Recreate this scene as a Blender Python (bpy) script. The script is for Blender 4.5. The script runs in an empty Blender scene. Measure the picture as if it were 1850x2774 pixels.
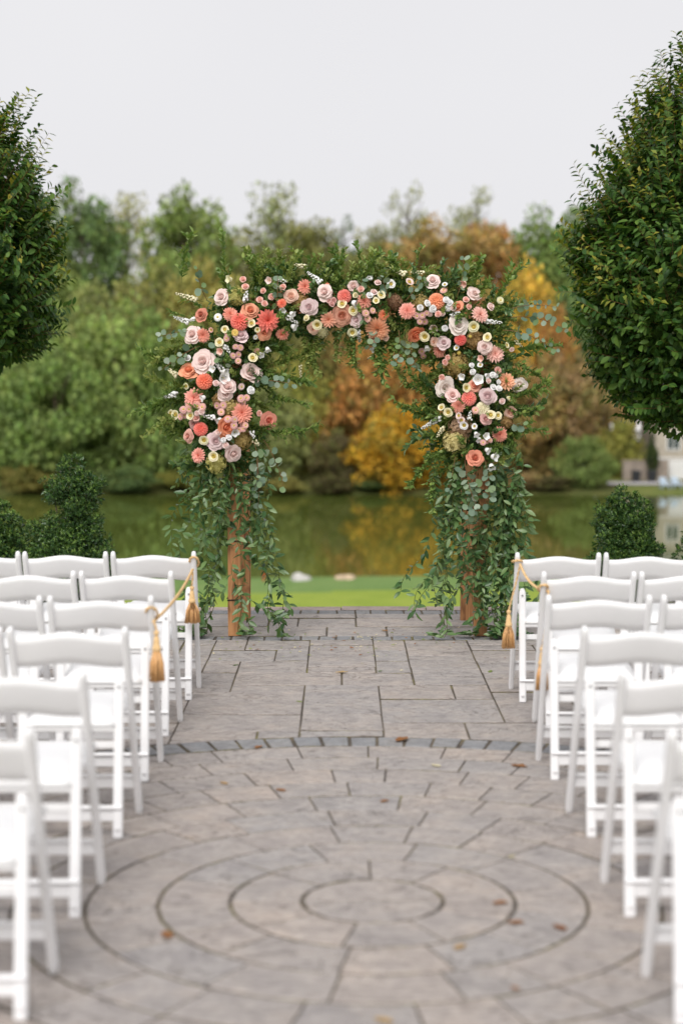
import bpy, bmesh, math, random
import numpy as np
from mathutils import Vector, Matrix, Euler

R = math.radians
random.seed(7)
rng = np.random.default_rng(7)
sc = bpy.context.scene
col = sc.collection

# ------------------------------------------------------------------ camera
cam_d = bpy.data.cameras.new('camera')
cam = bpy.data.objects.new('camera', cam_d)
col.objects.link(cam)
cam.location = (-0.1009, 0.0, 1.70)
cam.rotation_euler = (R(90) - 0.0801035, 0, 0)
cam_d.sensor_fit = 'VERTICAL'
cam_d.sensor_height = 36.0
cam_d.sensor_width = 24.0
cam_d.lens = 60.2
cam_d.clip_start = 0.1
cam_d.clip_end = 2000
cam_d.dof.use_dof = True
cam_d.dof.focus_distance = 10.95
cam_d.dof.aperture_fstop = 1.45
sc.camera = cam
sc.render.resolution_x, sc.render.resolution_y = 682, 1024

# ------------------------------------------------------------------ sky (overcast)
SUN_EL, SUN_ROT = R(46), R(195)      # soft light from behind the camera
w = bpy.data.worlds.new('World')
sc.world = w
w.use_nodes = True
nt = w.node_tree
nt.nodes.clear()
wo = nt.nodes.new('ShaderNodeOutputWorld')
bg = nt.nodes.new('ShaderNodeBackground')
sky = nt.nodes.new('ShaderNodeTexSky')
sky.sky_type = 'NISHITA'
sky.sun_disc = False
sky.sun_elevation = SUN_EL
sky.sun_rotation = SUN_ROT
sky.air_density = 1.0
sky.dust_density = 4.0
hs = nt.nodes.new('ShaderNodeHueSaturation')
hs.inputs['Saturation'].default_value = 0.05
hs.inputs['Value'].default_value = 1.0
cl = nt.nodes.new('ShaderNodeMix')
cl.data_type = 'RGBA'
cl.inputs['Factor'].default_value = 0.93      # the cloud deck hides nearly all of the clear sky
cl.inputs['B'].default_value = (4.84, 4.81, 4.96, 1)
tc = nt.nodes.new('ShaderNodeTexCoord')
cn = nt.nodes.new('ShaderNodeTexNoise')          # faint uneven brightness of the cloud deck
cn.inputs['Scale'].default_value = 2.2
cn.inputs['Detail'].default_value = 3.0
cr = nt.nodes.new('ShaderNodeValToRGB')
cr.color_ramp.elements[0].position, cr.color_ramp.elements[1].position = 0.3, 0.7
cr.color_ramp.elements[0].color = (4.84 * 0.975, 4.82 * 0.975, 4.98 * 0.975, 1)
cr.color_ramp.elements[1].color = (4.84 * 1.035, 4.82 * 1.035, 4.94 * 1.035, 1)
nt.links.new(tc.outputs['Generated'], cn.inputs['Vector'])
nt.links.new(cn.outputs['Fac'], cr.inputs[0])
nt.links.new(cr.outputs[0], cl.inputs['B'])
nt.links.new(sky.outputs['Color'], hs.inputs['Color'])
nt.links.new(hs.outputs['Color'], cl.inputs['A'])
nt.links.new(cl.outputs['Result'], bg.inputs['Color'])
bg.inputs['Strength'].default_value = 0.1
nt.links.new(bg.outputs[0], wo.inputs[0])

sun_d = bpy.data.lights.new('sun', 'SUN')
sun_d.energy = 1.5
sun_d.angle = R(36)
sun_d.color = (1.0, 0.97, 0.93)
sun = bpy.data.objects.new('sun', sun_d)
col.objects.link(sun)
sd = Vector((math.sin(SUN_ROT) * math.cos(SUN_EL), math.cos(SUN_ROT) * math.cos(SUN_EL), math.sin(SUN_EL)))
sun.rotation_euler = sd.to_track_quat('Z', 'Y').to_euler()
sun.location = sd * 50

vs = sc.view_settings
vs.view_transform = 'Standard'
vs.look = 'None'
vs.exposure = 0.8
vs.gamma = 1.0
vs.use_curve_mapping = False
sc.cycles.use_denoising = True
sc.cycles.max_bounces = 8
sc.cycles.transparent_max_bounces = 8

# ------------------------------------------------------------------ helpers
def lin(c):
    return tuple((v / 255 / 12.92) if v <= 10 else ((v / 255 + 0.055) / 1.055) ** 2.4 for v in c)

def tag(o, label=None, cat=None, group=None, kind=None):
    if label: o['label'] = label
    if cat: o['category'] = cat
    if group: o['group'] = group
    if kind: o['kind'] = kind
    return o

def empty(name, loc=(0, 0, 0), parent=None):
    o = bpy.data.objects.new(name, None)
    o.empty_display_size = 0.1
    o.location = loc
    o.parent = parent
    col.objects.link(o)
    return o

def link(name, me, parent=None, M=None, color=None):
    o = bpy.data.objects.new(name, me)
    col.objects.link(o)
    if parent: o.parent = parent
    if M is not None: o.matrix_basis = M
    if color is not None: o.color = (*color[:3], 1)
    return o

def mk(name, V, F, m=None, smooth=False, attr=None):
    me = bpy.data.meshes.new(name)
    V = np.asarray(V, dtype=float)
    if isinstance(F, np.ndarray): F = F.tolist()
    me.from_pydata(V.tolist(), [], F)
    if smooth: me.polygons.foreach_set('use_smooth', [True] * len(me.polygons))
    if attr is not None:
        a = me.attributes.new('tone', 'FLOAT', 'POINT')
        a.data.foreach_set('value', np.asarray(attr, dtype=np.float32))
    if m: me.materials.append(m)
    me.update()
    return me

class MB:
    """collects shapes into one mesh"""
    def __init__(s): s.v = []; s.f = []; s.a = []; s.mi = []
    def add(s, V, F, a=None, mi=0):
        n = len(s.v)
        s.v += [tuple(map(float, p)) for p in V]
        s.f += [tuple(int(i) + n for i in f) for f in F]
        s.a += list(a) if a is not None else [1.0] * len(V)
        s.mi += [mi] * len(F)
        return s
    def box(s, x0, x1, y0, y1, z0, z1, mi=0):
        V = [(x, y, z) for z in (z0, z1) for y in (y0, y1) for x in (x0, x1)]
        return s.add(V, [(0, 2, 3, 1), (4, 5, 7, 6), (0, 1, 5, 4), (2, 6, 7, 3), (0, 4, 6, 2), (1, 3, 7, 5)], mi=mi)
    def sweep(s, secs, ax, ay, ch=0.25):
        """secs: (centre, half width along ax, half depth along ay); chamfered bar"""
        ax, ay = Vector(ax).normalized(), Vector(ay).normalized()
        V, F = [], []
        for c, hw, hd in secs:
            c = Vector(c); k = min(hw, hd) * ch * 2
            for sx, sy in ((hw, hd - k), (hw - k, hd), (-hw + k, hd), (-hw, hd - k), (-hw, -hd + k), (-hw + k, -hd), (hw - k, -hd), (hw, -hd + k)):
                V.append(c + ax * sx + ay * sy)
        n = len(secs)
        for i in range(n - 1):
            for j in range(8):
                a, b = i * 8 + j, i * 8 + (j + 1) % 8
                F.append((a, b, b + 8, a + 8))
        F.append(tuple(range(7, -1, -1)))
        F.append(tuple(range((n - 1) * 8, n * 8)))
        return s.add(V, F)
    def tube(s, pts, rad, n=6, cap=True):
        pts = [Vector(p) for p in pts]
        rads = rad if isinstance(rad, (list, tuple)) else [rad] * len(pts)
        V, F = [], []
        for i, p in enumerate(pts):
            d = (pts[min(i + 1, len(pts) - 1)] - pts[max(i - 1, 0)]).normalized()
            u = d.cross(Vector((0.13, 0.2, 1)) if abs(d.z) < 0.95 else Vector((0, 1, 0.1))).normalized()
            v = d.cross(u)
            for j in range(n):
                t = 2 * math.pi * j / n
                V.append(p + (u * math.cos(t) + v * math.sin(t)) * rads[i])
        for i in range(len(pts) - 1):
            for j in range(n):
                a, b = i * n + j, i * n + (j + 1) % n
                F.append((a, b, b + n, a + n))
        if cap:
            F.append(tuple(range(n - 1, -1, -1)))
            F.append(tuple(range((len(pts) - 1) * n, len(pts) * n)))
        return s.add(V, F)
    def lathe(s, prof, n=16, ridge=0.0, c=(0, 0, 0)):
        V, F = [], []
        for r, z in prof:
            for j in range(n):
                t = 2 * math.pi * j / n
                rr = r * (1 + (ridge if j % 2 else 0))
                V.append((c[0] + rr * math.cos(t), c[1] + rr * math.sin(t), c[2] + z))
        for i in range(len(prof) - 1):
            for j in range(n):
                a, b = i * n + j, i * n + (j + 1) % n
                F.append((a, b, b + n, a + n))
        return s.add(V, F)
    def mesh(s, name, mats, smooth=False, tone=False):
        me = mk(name, s.v, s.f, None, smooth, s.a if tone else None)
        for m in (mats if isinstance(mats, (list, tuple)) else [mats]): me.materials.append(m)
        if any(s.mi): me.polygons.foreach_set('material_index', s.mi)
        return me
    def obj(s, name, mats, parent=None, smooth=False, M=None, tone=False):
        return link(name, s.mesh(name, mats, smooth, tone), parent, M)

def norm(a): return a / np.maximum(np.linalg.norm(a, axis=-1, keepdims=True), 1e-9)

def mats4(P, D, N, S):
    """matrices with local Y along D, local Z near N, scale S"""
    P, D, N = (np.asarray(q, float) for q in (P, D, N))
    D = norm(D); X = norm(np.cross(D, N)); Z = np.cross(X, D)
    M = np.zeros((len(P), 4, 4))
    S = np.broadcast_to(np.asarray(S, float), (len(P),))[:, None]
    M[:, :3, 0], M[:, :3, 1], M[:, :3, 2], M[:, :3, 3], M[:, 3, 3] = X * S, D * S, Z * S, P, 1
    return M

def spread(base, M):
    bv, bf = base
    bv = np.asarray(bv, float)
    V = np.einsum('nij,kj->nki', M[:, :3, :3], bv) + M[:, None, :3, 3]
    n, k = len(M), len(bv)
    F = []
    for f in bf:
        F.append((np.asarray(f)[None, :] + (np.arange(n) * k)[:, None]))
    out = []
    for a in F: out += a.tolist()
    return V.reshape(-1, 3), out

def leaf(wd=0.4, fold=0.12, droop=0.12, widest=0.45):
    pts = [(0, 0, 0)]
    ys = [0.22, widest + 0.08, 0.8]
    ws = [0.72, 1.0, 0.62]
    for y, k in zip(ys, ws):
        z = -droop * y * y
        pts += [(-wd / 2 * k, y, z + fold * wd * k), (0, y, z), (wd / 2 * k, y, z + fold * wd * k)]
    pts.append((0, 1, -droop))
    F = [(0, 2, 1), (0, 3, 2), (1, 2, 5, 4), (2, 3, 6, 5), (4, 5, 8, 7), (5, 6, 9, 8), (7, 8, 10), (8, 9, 10)]
    return pts, F

def leaf_lo(wd=0.5, fold=0.1, droop=0.1):
    pts = [(0, 0, 0), (-wd / 2, 0.45, fold), (0, 0.5, 0), (wd / 2, 0.45, fold), (0, 1, -droop)]
    return pts, [(0, 2, 1), (0, 3, 2), (1, 2, 4), (2, 3, 4)]

def round_leaf():
    pts = [(0, 0, 0)]
    n = 10
    for i in range(n):
        t = 2 * math.pi * (i + 0.5) / n - math.pi / 2
        pts.append((0.5 * math.cos(t), 0.14 + 0.44 + 0.45 * math.sin(t), 0.05 * abs(math.cos(t))))
    pts.append((0, 0.55, -0.03))
    F = [(11, 1 + i, 1 + (i + 1) % n) for i in range(n)] + [(0, 1, 10)]
    return pts, F

# ------------------------------------------------------------------ materials
def newmat(name):
    m = bpy.data.materials.new(name)
    m.use_nodes = True
    t = m.node_tree
    b = t.nodes['Principled BSDF']
    return m, t, b

class NT:
    def __init__(s, t): s.t = t
    def n(s, kind, **kw):
        nd = s.t.nodes.new('ShaderNode' + kind)
        for k, v in kw.items():
            if k in ('operation', 'data_type', 'blend_type', 'noise_dimensions', 'feature', 'wave_type', 'bands_direction', 'attribute_name', 'clamp'): setattr(nd, k, v)
        return nd
    def set(s, sock, v):
        if hasattr(v, 'is_output') or isinstance(v, bpy.types.NodeSocket): s.t.links.new(v, sock)
        elif isinstance(v, (tuple, list)) and len(v) == 3 and sock.type == 'RGBA': sock.default_value = (*v, 1)
        else: sock.default_value = v
    def math(s, op, a, b=0.0, c=None):
        nd = s.n('Math', operation=op)
        s.set(nd.inputs[0], a); s.set(nd.inputs[1], b)
        if c is not None: s.set(nd.inputs[2], c)
        return nd.outputs[0]
    def mix(s, f, a, b, blend='MIX'):
        nd = s.n('Mix', data_type='RGBA', blend_type=blend)
        s.set(nd.inputs['Factor'], f); s.set(nd.inputs['A'], a); s.set(nd.inputs['B'], b)
        return nd.outputs['Result']
    def noise(s, vec, scale, detail=4, rough=0.55, dist=0.0):
        nd = s.n('TexNoise')
        if vec is not None: s.set(nd.inputs['Vector'], vec)
        nd.inputs['Scale'].default_value = scale
        nd.inputs['Detail'].default_value = detail
        nd.inputs['Roughness'].default_value = rough
        nd.inputs['Distortion'].default_value = dist
        return nd.outputs['Fac']
    def ramp(s, f, stops):
        nd = s.n('ValToRGB')
        e = nd.color_ramp.elements
        while len(e) < len(stops): e.new(0.5)
        for k, (p, c) in zip(e, stops):
            k.position = p
            k.color = (*c, 1) if len(c) == 3 else c
        s.set(nd.inputs[0], f)
        return nd.outputs['Color']
    def mapping(s, vec, scale=(1, 1, 1), loc=None):
        nd = s.n('Mapping')
        s.set(nd.inputs['Vector'], vec)
        nd.inputs['Scale'].default_value = scale
        if loc is not None: s.set(nd.inputs['Location'], loc)
        return nd.outputs[0]
    def bump(s, h, strength=0.3, dist=0.01):
        nd = s.n('Bump')
        nd.inputs['Strength'].default_value = strength
        nd.inputs['Distance'].default_value = dist
        s.set(nd.inputs['Height'], h)
        return nd.outputs[0]
    def obj(s): return s.n('TexCoord').outputs['Object']
    def rnd(s): return s.n('ObjectInfo').outputs['Random']
    def shift(s):
        o = s.n('TexCoord').outputs['Object']
        nd = s.n('VectorMath', operation='ADD')
        cb = s.n('CombineXYZ')
        r = s.rnd()
        s.set(cb.inputs[0], s.math('MULTIPLY', r, 37.0)); s.set(cb.inputs[1], s.math('MULTIPLY', r, 91.0)); s.set(cb.inputs[2], s.math('MULTIPLY', r, 13.0))
        s.set(nd.inputs[0], o); s.set(nd.inputs[1], cb.outputs[0])
        return nd.outputs[0]

def leaf_mat(name, cols, rough=0.5, trans=0.25, spec=0.35, objcol=False, lo=0.6, hi=1.35):
    m, t, b = newmat(name)
    q = NT(t)
    f = q.math('FRACT', q.math('ADD', q.n('NewGeometry').outputs['Random Per Island'], q.rnd()))
    if objcol:
        oc = q.n('ObjectInfo').outputs['Color']
        k = q.ramp(f, [(0, (lo, lo, lo * 0.9)), (0.5, (1, 1, 1)), (0.8, (hi, hi * 0.92, hi * 0.8)), (1, (hi * 0.85, hi, hi * 0.75))])
        pn = q.noise(q.shift(), 2.6, 2, 0.5)
        oc2 = q.mix(q.ramp(pn, [(0.46, (0, 0, 0)), (0.66, (0.75, 0.75, 0.75))]), oc, (0.17, 0.20, 0.06))
        c = q.mix(1.0, oc2, k, 'MULTIPLY')
    else:
        n = len(cols)
        c = q.ramp(f, [(i / max(1, n - 1), cols[i]) for i in range(n)])
    q.set(b.inputs['Base Color'], c)
    b.inputs['Roughness'].default_value = rough
    b.inputs['Specular IOR Level'].default_value = spec
    tr = q.n('BsdfTranslucent')
    q.set(tr.inputs['Color'], q.mix(1.0, c, (1.25, 1.25, 0.7), 'MULTIPLY'))
    ms = q.n('MixShader')
    ms.inputs[0].default_value = trans
    t.links.new(b.outputs[0], ms.inputs[1]); t.links.new(tr.outputs[0], ms.inputs[2])
    t.links.new(ms.outputs[0], t.nodes['Material Output'].inputs[0])
    return m

def plain(name, c, rough=0.6, spec=0.3, var=0.12, scale=8.0, bump=0.0, bdist=0.004, stretch=(1, 1, 1), metal=0.0):
    m, t, b = newmat(name)
    q = NT(t)
    v = q.mapping(q.shift(), stretch)
    n = q.noise(v, scale)
    lo = tuple(x * (1 - var) for x in c); hi = tuple(min(1, x * (1 + var)) for x in c)
    q.set(b.inputs['Base Color'], q.ramp(n, [(0.3, lo), (0.7, hi)]))
    b.inputs['Roughness'].default_value = rough
    b.inputs['Specular IOR Level'].default_value = spec
    b.inputs['Metallic'].default_value = metal
    if bump: q.set(b.inputs['Normal'], q.bump(q.noise(v, scale * 4), bump, bdist))
    return m

def petal_mat(name, trans=0.12, gam=1.75):
    m, t, b = newmat(name)
    q = NT(t)
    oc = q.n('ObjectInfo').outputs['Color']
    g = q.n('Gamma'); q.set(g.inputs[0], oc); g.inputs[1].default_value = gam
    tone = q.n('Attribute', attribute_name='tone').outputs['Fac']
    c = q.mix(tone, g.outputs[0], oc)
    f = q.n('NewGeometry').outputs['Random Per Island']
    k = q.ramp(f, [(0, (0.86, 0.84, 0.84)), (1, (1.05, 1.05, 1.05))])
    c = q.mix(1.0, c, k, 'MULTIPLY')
    q.set(b.inputs['Base Color'], c)
    b.inputs['Roughness'].default_value = 0.6
    b.inputs['Specular IOR Level'].default_value = 0.2
    tr = q.n('BsdfTranslucent'); q.set(tr.inputs['Color'], c)
    ms = q.n('MixShader'); ms.inputs[0].default_value = trans
    t.links.new(b.outputs[0], ms.inputs[1]); t.links.new(tr.outputs[0], ms.inputs[2])
    t.links.new(ms.outputs[0], t.nodes['Material Output'].inputs[0])
    return m

def stone_mat(name, stops, line=0.38, wav=2.4):
    m, t, b = newmat(name)
    q = NT(t)
    v = q.shift()
    basec = q.ramp(q.rnd(), stops)
    st = q.mapping(v, (0.75, 1.5, 1.0))
    big = q.noise(st, wav, 5, 0.55, 1.1)
    fine = q.noise(q.mapping(v, (2.2, 6.5, 2.0)), 10, 5, 0.65, 0.5)
    grit = q.noise(v, 120, 2, 0.6)
    blot = q.noise(v, 6.5, 4, 0.55)
    # cleft layers: the height steps where the noise crosses whole numbers
    k = q.math('MULTIPLY', big, 11.0)
    fr = q.math('FRACT', k)
    step = q.math('SUBTRACT', k, fr)
    soft = q.math('MULTIPLY', q.math('SMOOTH_MIN', fr, 0.25, 0.1), 3.0)
    h = q.math('ADD', q.math('MULTIPLY', q.math('ADD', step, soft), 0.55), q.math('MULTIPLY', fine, 0.9))
    tint = q.ramp(blot, [(0.28, (0.84, 0.84, 0.86)), (0.5, (1, 1, 1)), (0.72, (1.11, 1.07, 1.03))])
    c = q.mix(1.0, basec, tint, 'MULTIPLY')
    c = q.mix(1.0, c, q.ramp(fine, [(0.3, (0.66, 0.65, 0.66)), (0.6, (1.10, 1.10, 1.10))]), 'MULTIPLY')
    c = q.mix(1.0, c, q.ramp(grit, [(0.3, (0.82, 0.82, 0.82)), (0.7, (1.12, 1.12, 1.12))]), 'MULTIPLY')
    edge = q.ramp(fr, [(0.0, (line, line * 0.97, line * 0.95)), (0.10, (0.85, 0.84, 0.83)), (0.2, (1, 1, 1))])
    gate = q.ramp(q.noise(v, 3.0, 2), [(0.40, (0, 0, 0)), (0.52, (1, 1, 1))])
    c = q.mix(gate, c, q.mix(1.0, c, edge, 'MULTIPLY'))
    q.set(b.inputs['Base Color'], c)
    b.inputs['Roughness'].default_value = 0.7
    b.inputs['Specular IOR Level'].default_value = 0.3
    q.set(b.inputs['Normal'], q.bump(h, 0.9, 0.008))
    return m

G = lambda *c: lin(c)
M_white = plain('white resin', (0.84, 0.836, 0.842), 0.5, 0.3, 0.03, 5, 0.05, 0.001)
M_bolt = plain('zinc bolt', (0.35, 0.35, 0.36), 0.4, 0.5, 0.1, 5, metal=0.8)
M_seat = plain('white vinyl', (0.80, 0.80, 0.805), 0.38, 0.45, 0.02, 6, 0.08, 0.002)
M_flag = stone_mat('cleft flagstone', [(0, (0.368, 0.335, 0.315)), (0.2, (0.392, 0.350, 0.322)), (0.4, (0.358, 0.330, 0.313)), (0.6, (0.408, 0.358, 0.324)), (0.8, (0.378, 0.346, 0.327)), (1, (0.362, 0.338, 0.324))])
M_cob = stone_mat('blue grey cobble', [(0, (0.225, 0.230, 0.242)), (0.5, (0.262, 0.266, 0.275)), (1, (0.285, 0.282, 0.282))], 0.8)
M_cope = stone_mat('pinkish coping', [(0, (0.45, 0.36, 0.325)), (1, (0.49, 0.39, 0.35))], 0.8)

def sand_mat():
    m, t, b = newmat('joint sand and moss')
    q = NT(t)
    v = q.obj()
    moss = q.noise(v, 2.3, 3, 0.6)
    fine = q.noise(v, 60, 2)
    c = q.ramp(moss, [(0.42, (0.085, 0.070, 0.056)), (0.57, (0.145, 0.118, 0.078)), (0.66, (0.20, 0.18, 0.06))])
    c = q.mix(1.0, c, q.ramp(fine, [(0.3, (0.6, 0.6, 0.6)), (0.7, (1.2, 1.2, 1.2))]), 'MULTIPLY')
    q.set(b.inputs['Base Color'], c)
    b.inputs['Roughness'].default_value = 0.95
    q.set(b.inputs['Normal'], q.bump(fine, 0.5, 0.004))
    return m
M_sand = sand_mat()

def wood_mat():
    m, t, b = newmat('cedar post')
    q = NT(t)
    v = q.shift()
    g = q.noise(q.mapping(v, (26, 26, 1.6)), 2.2, 5, 0.6, 0.8)
    k = q.noise(q.mapping(v, (8, 8, 3.2)), 1.6, 2)
    c = q.ramp(g, [(0.25, (0.26, 0.105, 0.036)), (0.5, (0.46, 0.22, 0.09)), (0.78, (0.60, 0.33, 0.16))])
    c = q.mix(1.0, c, q.ramp(k, [(0.32, (0.45, 0.38, 0.33)), (0.42, (1, 1, 1)), (0.8, (1.12, 1.08, 1.02))]), 'MULTIPLY')
    q.set(b.inputs['Base Color'], c)
    b.inputs['Roughness'].default_value = 0.7
    q.set(b.inputs['Normal'], q.bump(g, 0.4, 0.003))
    return m
M_wood = wood_mat()
M_tie = plain('black wire tie', (0.012, 0.012, 0.012), 0.5, 0.3)
M_rope = plain('tan twisted cord', (0.74, 0.50, 0.25), 0.75, 0.2, 0.2, 120, 0.4, 0.002)
M_fringe = plain('gold rayon fringe', (0.70, 0.40, 0.17), 0.42, 0.5, 0.35, 60, 0.0, 0.002, (6, 6, 0.6))
M_bark = plain('grey bark', (0.11, 0.085, 0.06), 0.9, 0.15, 0.35, 6, 0.6, 0.02, (1, 1, 0.3))
M_stem = plain('green stem', (0.10, 0.13, 0.03), 0.6, 0.25, 0.3)
M_twig = plain('red brown twig', (0.20, 0.10, 0.05), 0.7, 0.2, 0.3)
M_horn = leaf_mat('hornbeam leaves', [(0.020, 0.062, 0.011), (0.034, 0.092, 0.015), (0.056, 0.130, 0.020), (0.12, 0.21, 0.033), (0.045, 0.112, 0.019)], 0.5, 0.22, 0.3)
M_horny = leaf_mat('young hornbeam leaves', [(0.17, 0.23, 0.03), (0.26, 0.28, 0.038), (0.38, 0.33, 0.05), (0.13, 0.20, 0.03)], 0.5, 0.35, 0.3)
M_holly = leaf_mat('holly leaves', [(0.022, 0.062, 0.018), (0.036, 0.092, 0.024), (0.060, 0.130, 0.030), (0.10, 0.18, 0.04)], 0.34, 0.15, 0.5)
M_hollyt = leaf_mat('young holly leaves', [(0.09, 0.19, 0.035), (0.16, 0.28, 0.055), (0.27, 0.38, 0.10)], 0.38, 0.2, 0.45)
M_box = leaf_mat('myrtle leaves', [(0.085, 0.155, 0.038), (0.135, 0.225, 0.055), (0.20, 0.295, 0.075), (0.29, 0.37, 0.10)], 0.42, 0.3, 0.4)
M_boxl = leaf_mat('pale huckleberry leaves', [(0.17, 0.25, 0.055), (0.26, 0.33, 0.09), (0.36, 0.40, 0.13), (0.13, 0.21, 0.05)], 0.45, 0.3, 0.35)
M_dark = leaf_mat('deep green leaves', [(0.050, 0.110, 0.030), (0.085, 0.165, 0.044), (0.14, 0.225, 0.062)], 0.4, 0.25, 0.4)
M_smil = leaf_mat('smilax leaves', [(0.034, 0.088, 0.030), (0.062, 0.138, 0.044), (0.11, 0.20, 0.066), (0.22, 0.31, 0.14), (0.080, 0.155, 0.050), (0.16, 0.255, 0.09)], 0.34, 0.22, 0.5)
M_euc = leaf_mat('eucalyptus leaves', [(0.11, 0.18, 0.12), (0.17, 0.25, 0.175), (0.23, 0.31, 0.225), (0.16, 0.25, 0.10), (0.36, 0.42, 0.36)], 0.5, 0.2, 0.35)
M_far = leaf_mat('autumn foliage', None, 0.7, 0.25, 0.2, True, 0.45, 1.55)
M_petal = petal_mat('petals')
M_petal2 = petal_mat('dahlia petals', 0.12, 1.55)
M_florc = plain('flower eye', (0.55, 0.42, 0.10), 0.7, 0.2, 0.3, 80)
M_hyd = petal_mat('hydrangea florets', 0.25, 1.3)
M_mulch = plain('bark mulch', (0.06, 0.038, 0.025), 0.95, 0.1, 0.5, 30, 0.9, 0.03)

# ------------------------------------------------------------------ terrain, lawn, lake
def lawn_z(x, y):
    pts = [(-60, -0.25), (12.3, -0.22), (13.0, -0.32), (14.2, -0.55), (20, -1.6), (40, -4.75), (60, -7.35), (69, -7.93), (74, -7.9), (80.5, -7.9), (82.5, -8.1), (85, -9.0), (95, -10)]
    z = np.interp(y, [p[0] for p in pts], [p[1] for p in pts])
    side = np.clip((np.abs(x) - 1.4) / 0.8, 0, 1)
    bed = np.interp(y, [12.3, 14.6, 17.5], [-0.10, -0.14, -1.4])
    return np.where((y > 12.2) & (y < 17.5), z * (1 - side) + np.maximum(bed, z) * side, z)

def grass_mat(name, a, bcol, c):
    m, t, b = newmat(name)
    q = NT(t)
    v = q.obj()
    n = q.noise(v, 0.6, 5, 0.6); f = q.noise(v, 14, 3)
    cc = q.ramp(n, [(0.3, a), (0.5, bcol), (0.72, c)])
    cc = q.mix(1.0, cc, q.ramp(f, [(0.3, (0.8, 0.8, 0.8)), (0.7, (1.15, 1.15, 1.1))]), 'MULTIPLY')
    q.set(b.inputs['Base Color'], cc)
    b.inputs['Roughness'].default_value = 0.85
    b.inputs['Specular IOR Level'].default_value = 0.15
    q.set(b.inputs['Normal'], q.bump(f, 0.6, 0.05))
    return m
M_fair = grass_mat('fairway grass', (0.20, 0.27, 0.035), (0.24, 0.31, 0.045), (0.28, 0.33, 0.055))
M_rough = grass_mat('shore grass', (0.120, 0.205, 0.055), (0.145, 0.230, 0.066), (0.170, 0.245, 0.076))
M_hill = grass_mat('woodland floor', (0.06, 0.075, 0.022), (0.09, 0.10, 0.03), (0.12, 0.11, 0.035))
M_bank = grass_mat('bank grass', (0.10, 0.13, 0.03), (0.13, 0.155, 0.04), (0.16, 0.165, 0.05))

def grid_obj(name, xs, ys, zf, mats, mf=None):
    X, Y = np.meshgrid(xs, ys)
    Z = zf(X, Y)
    V = np.stack([X, Y, Z], -1).reshape(-1, 3)
    nx, ny = len(xs), len(ys)
    F = [(j * nx + i, j * nx + i + 1, (j + 1) * nx + i + 1, (j + 1) * nx + i) for j in range(ny - 1) for i in range(nx - 1)]
    me = mk(name, V, F, None, True)
    for m in mats: me.materials.append(m)
    if mf:
        me.polygons.foreach_set('material_index', [mf((xs[i] + xs[i + 1]) / 2, (ys[j] + ys[j + 1]) / 2) for j in range(ny - 1) for i in range(nx - 1)])
    return tag(link(name, me), kind='structure')

ys = np.unique(np.concatenate([np.linspace(-60, 12, 19), np.linspace(12.2, 18, 24), np.linspace(18, 70, 27), np.linspace(70, 95, 51)]))
xs = np.unique(np.concatenate([np.linspace(-220, -6, 28), np.linspace(-6, 6, 49), np.linspace(6, 220, 28)]))
grid_obj('lawn', xs, ys, lambda X, Y: lawn_z(X, Y) + 0.05 * np.sin(X * 0.21 + 1) * np.clip((Y - 70) / 5, 0, 1) + 0.0012 * X * np.clip((Y - 70) / 5, 0, 1) * 5,
         [M_fair, M_rough], lambda x, y: 1 if y > 75.3 + 0.35 * math.sin(x * 0.3) else 0)

def lake_mat():
    m, t, b = newmat('lake water')
    q = NT(t)
    v = q.obj()
    b.inputs['Base Color'].default_value = (0.080, 0.104, 0.022, 1)
    b.inputs['Roughness'].default_value = 0.04
    b.inputs['IOR'].default_value = 1.333
    n = q.noise(q.mapping(v, (1, 0.35, 1)), 0.9, 3, 0.5)
    q.set(b.inputs['Normal'], q.bump(n, 0.12, 0.05))
    return m
lm = MB(); lm.add([(-260, 79, -8.5), (260, 79, -8.5), (260, 190, -8.5), (-260, 190, -8.5)], [(0, 1, 2, 3)])
tag(lm.obj('lake', lake_mat()), kind='structure')

def bank_z(x, y):
    z = np.interp(y, [140, 145.5, 148, 160, 185, 212, 240, 300, 420], [-9.6, -8.55, -8.1, -7.3, -3.0, 5.0, 12.0, 15.0, 16.0])
    zr = np.interp(y, [140, 145.0, 150, 156, 172, 190, 212, 240, 300, 420], [-9.6, -8.55, -8.0, -7.75, -7.4, -3.5, 4.0, 10.0, 14.0, 15.0])
    k = np.clip((x - 20) / 5, 0, 1)
    wob = 0.5 * np.sin(x * 0.13) + 0.3 * np.sin(x * 0.41 + 2)
    return z * (1 - k) + zr * k + wob * np.clip((y - 150) / 30, 0, 1)
grid_obj('far_bank', np.linspace(-220, 220, 111), np.unique(np.concatenate([np.linspace(140, 175, 24), np.linspace(175, 420, 40)])), bank_z, [M_hill, M_bank], lambda x, y: 1 if x > 22 and y < 175 else 0)

# ------------------------------------------------------------------ patio
DC, RR_ = 5.442, 0.2311           # circle centre and ring width
patio = empty('patio')
tag(patio, kind='structure')
pm = MB(); pm.box(-4.2, 4.2, -3.0, 12.47, -0.35, -0.007)
pm.obj('joint_bed', M_sand, patio)

TANX, TANY = 925 / 4639 * 1.06, 0
def in_view(x, y):
    return y > 3.95 and abs(x + 0.1009) < y * TANX + 0.12

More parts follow.
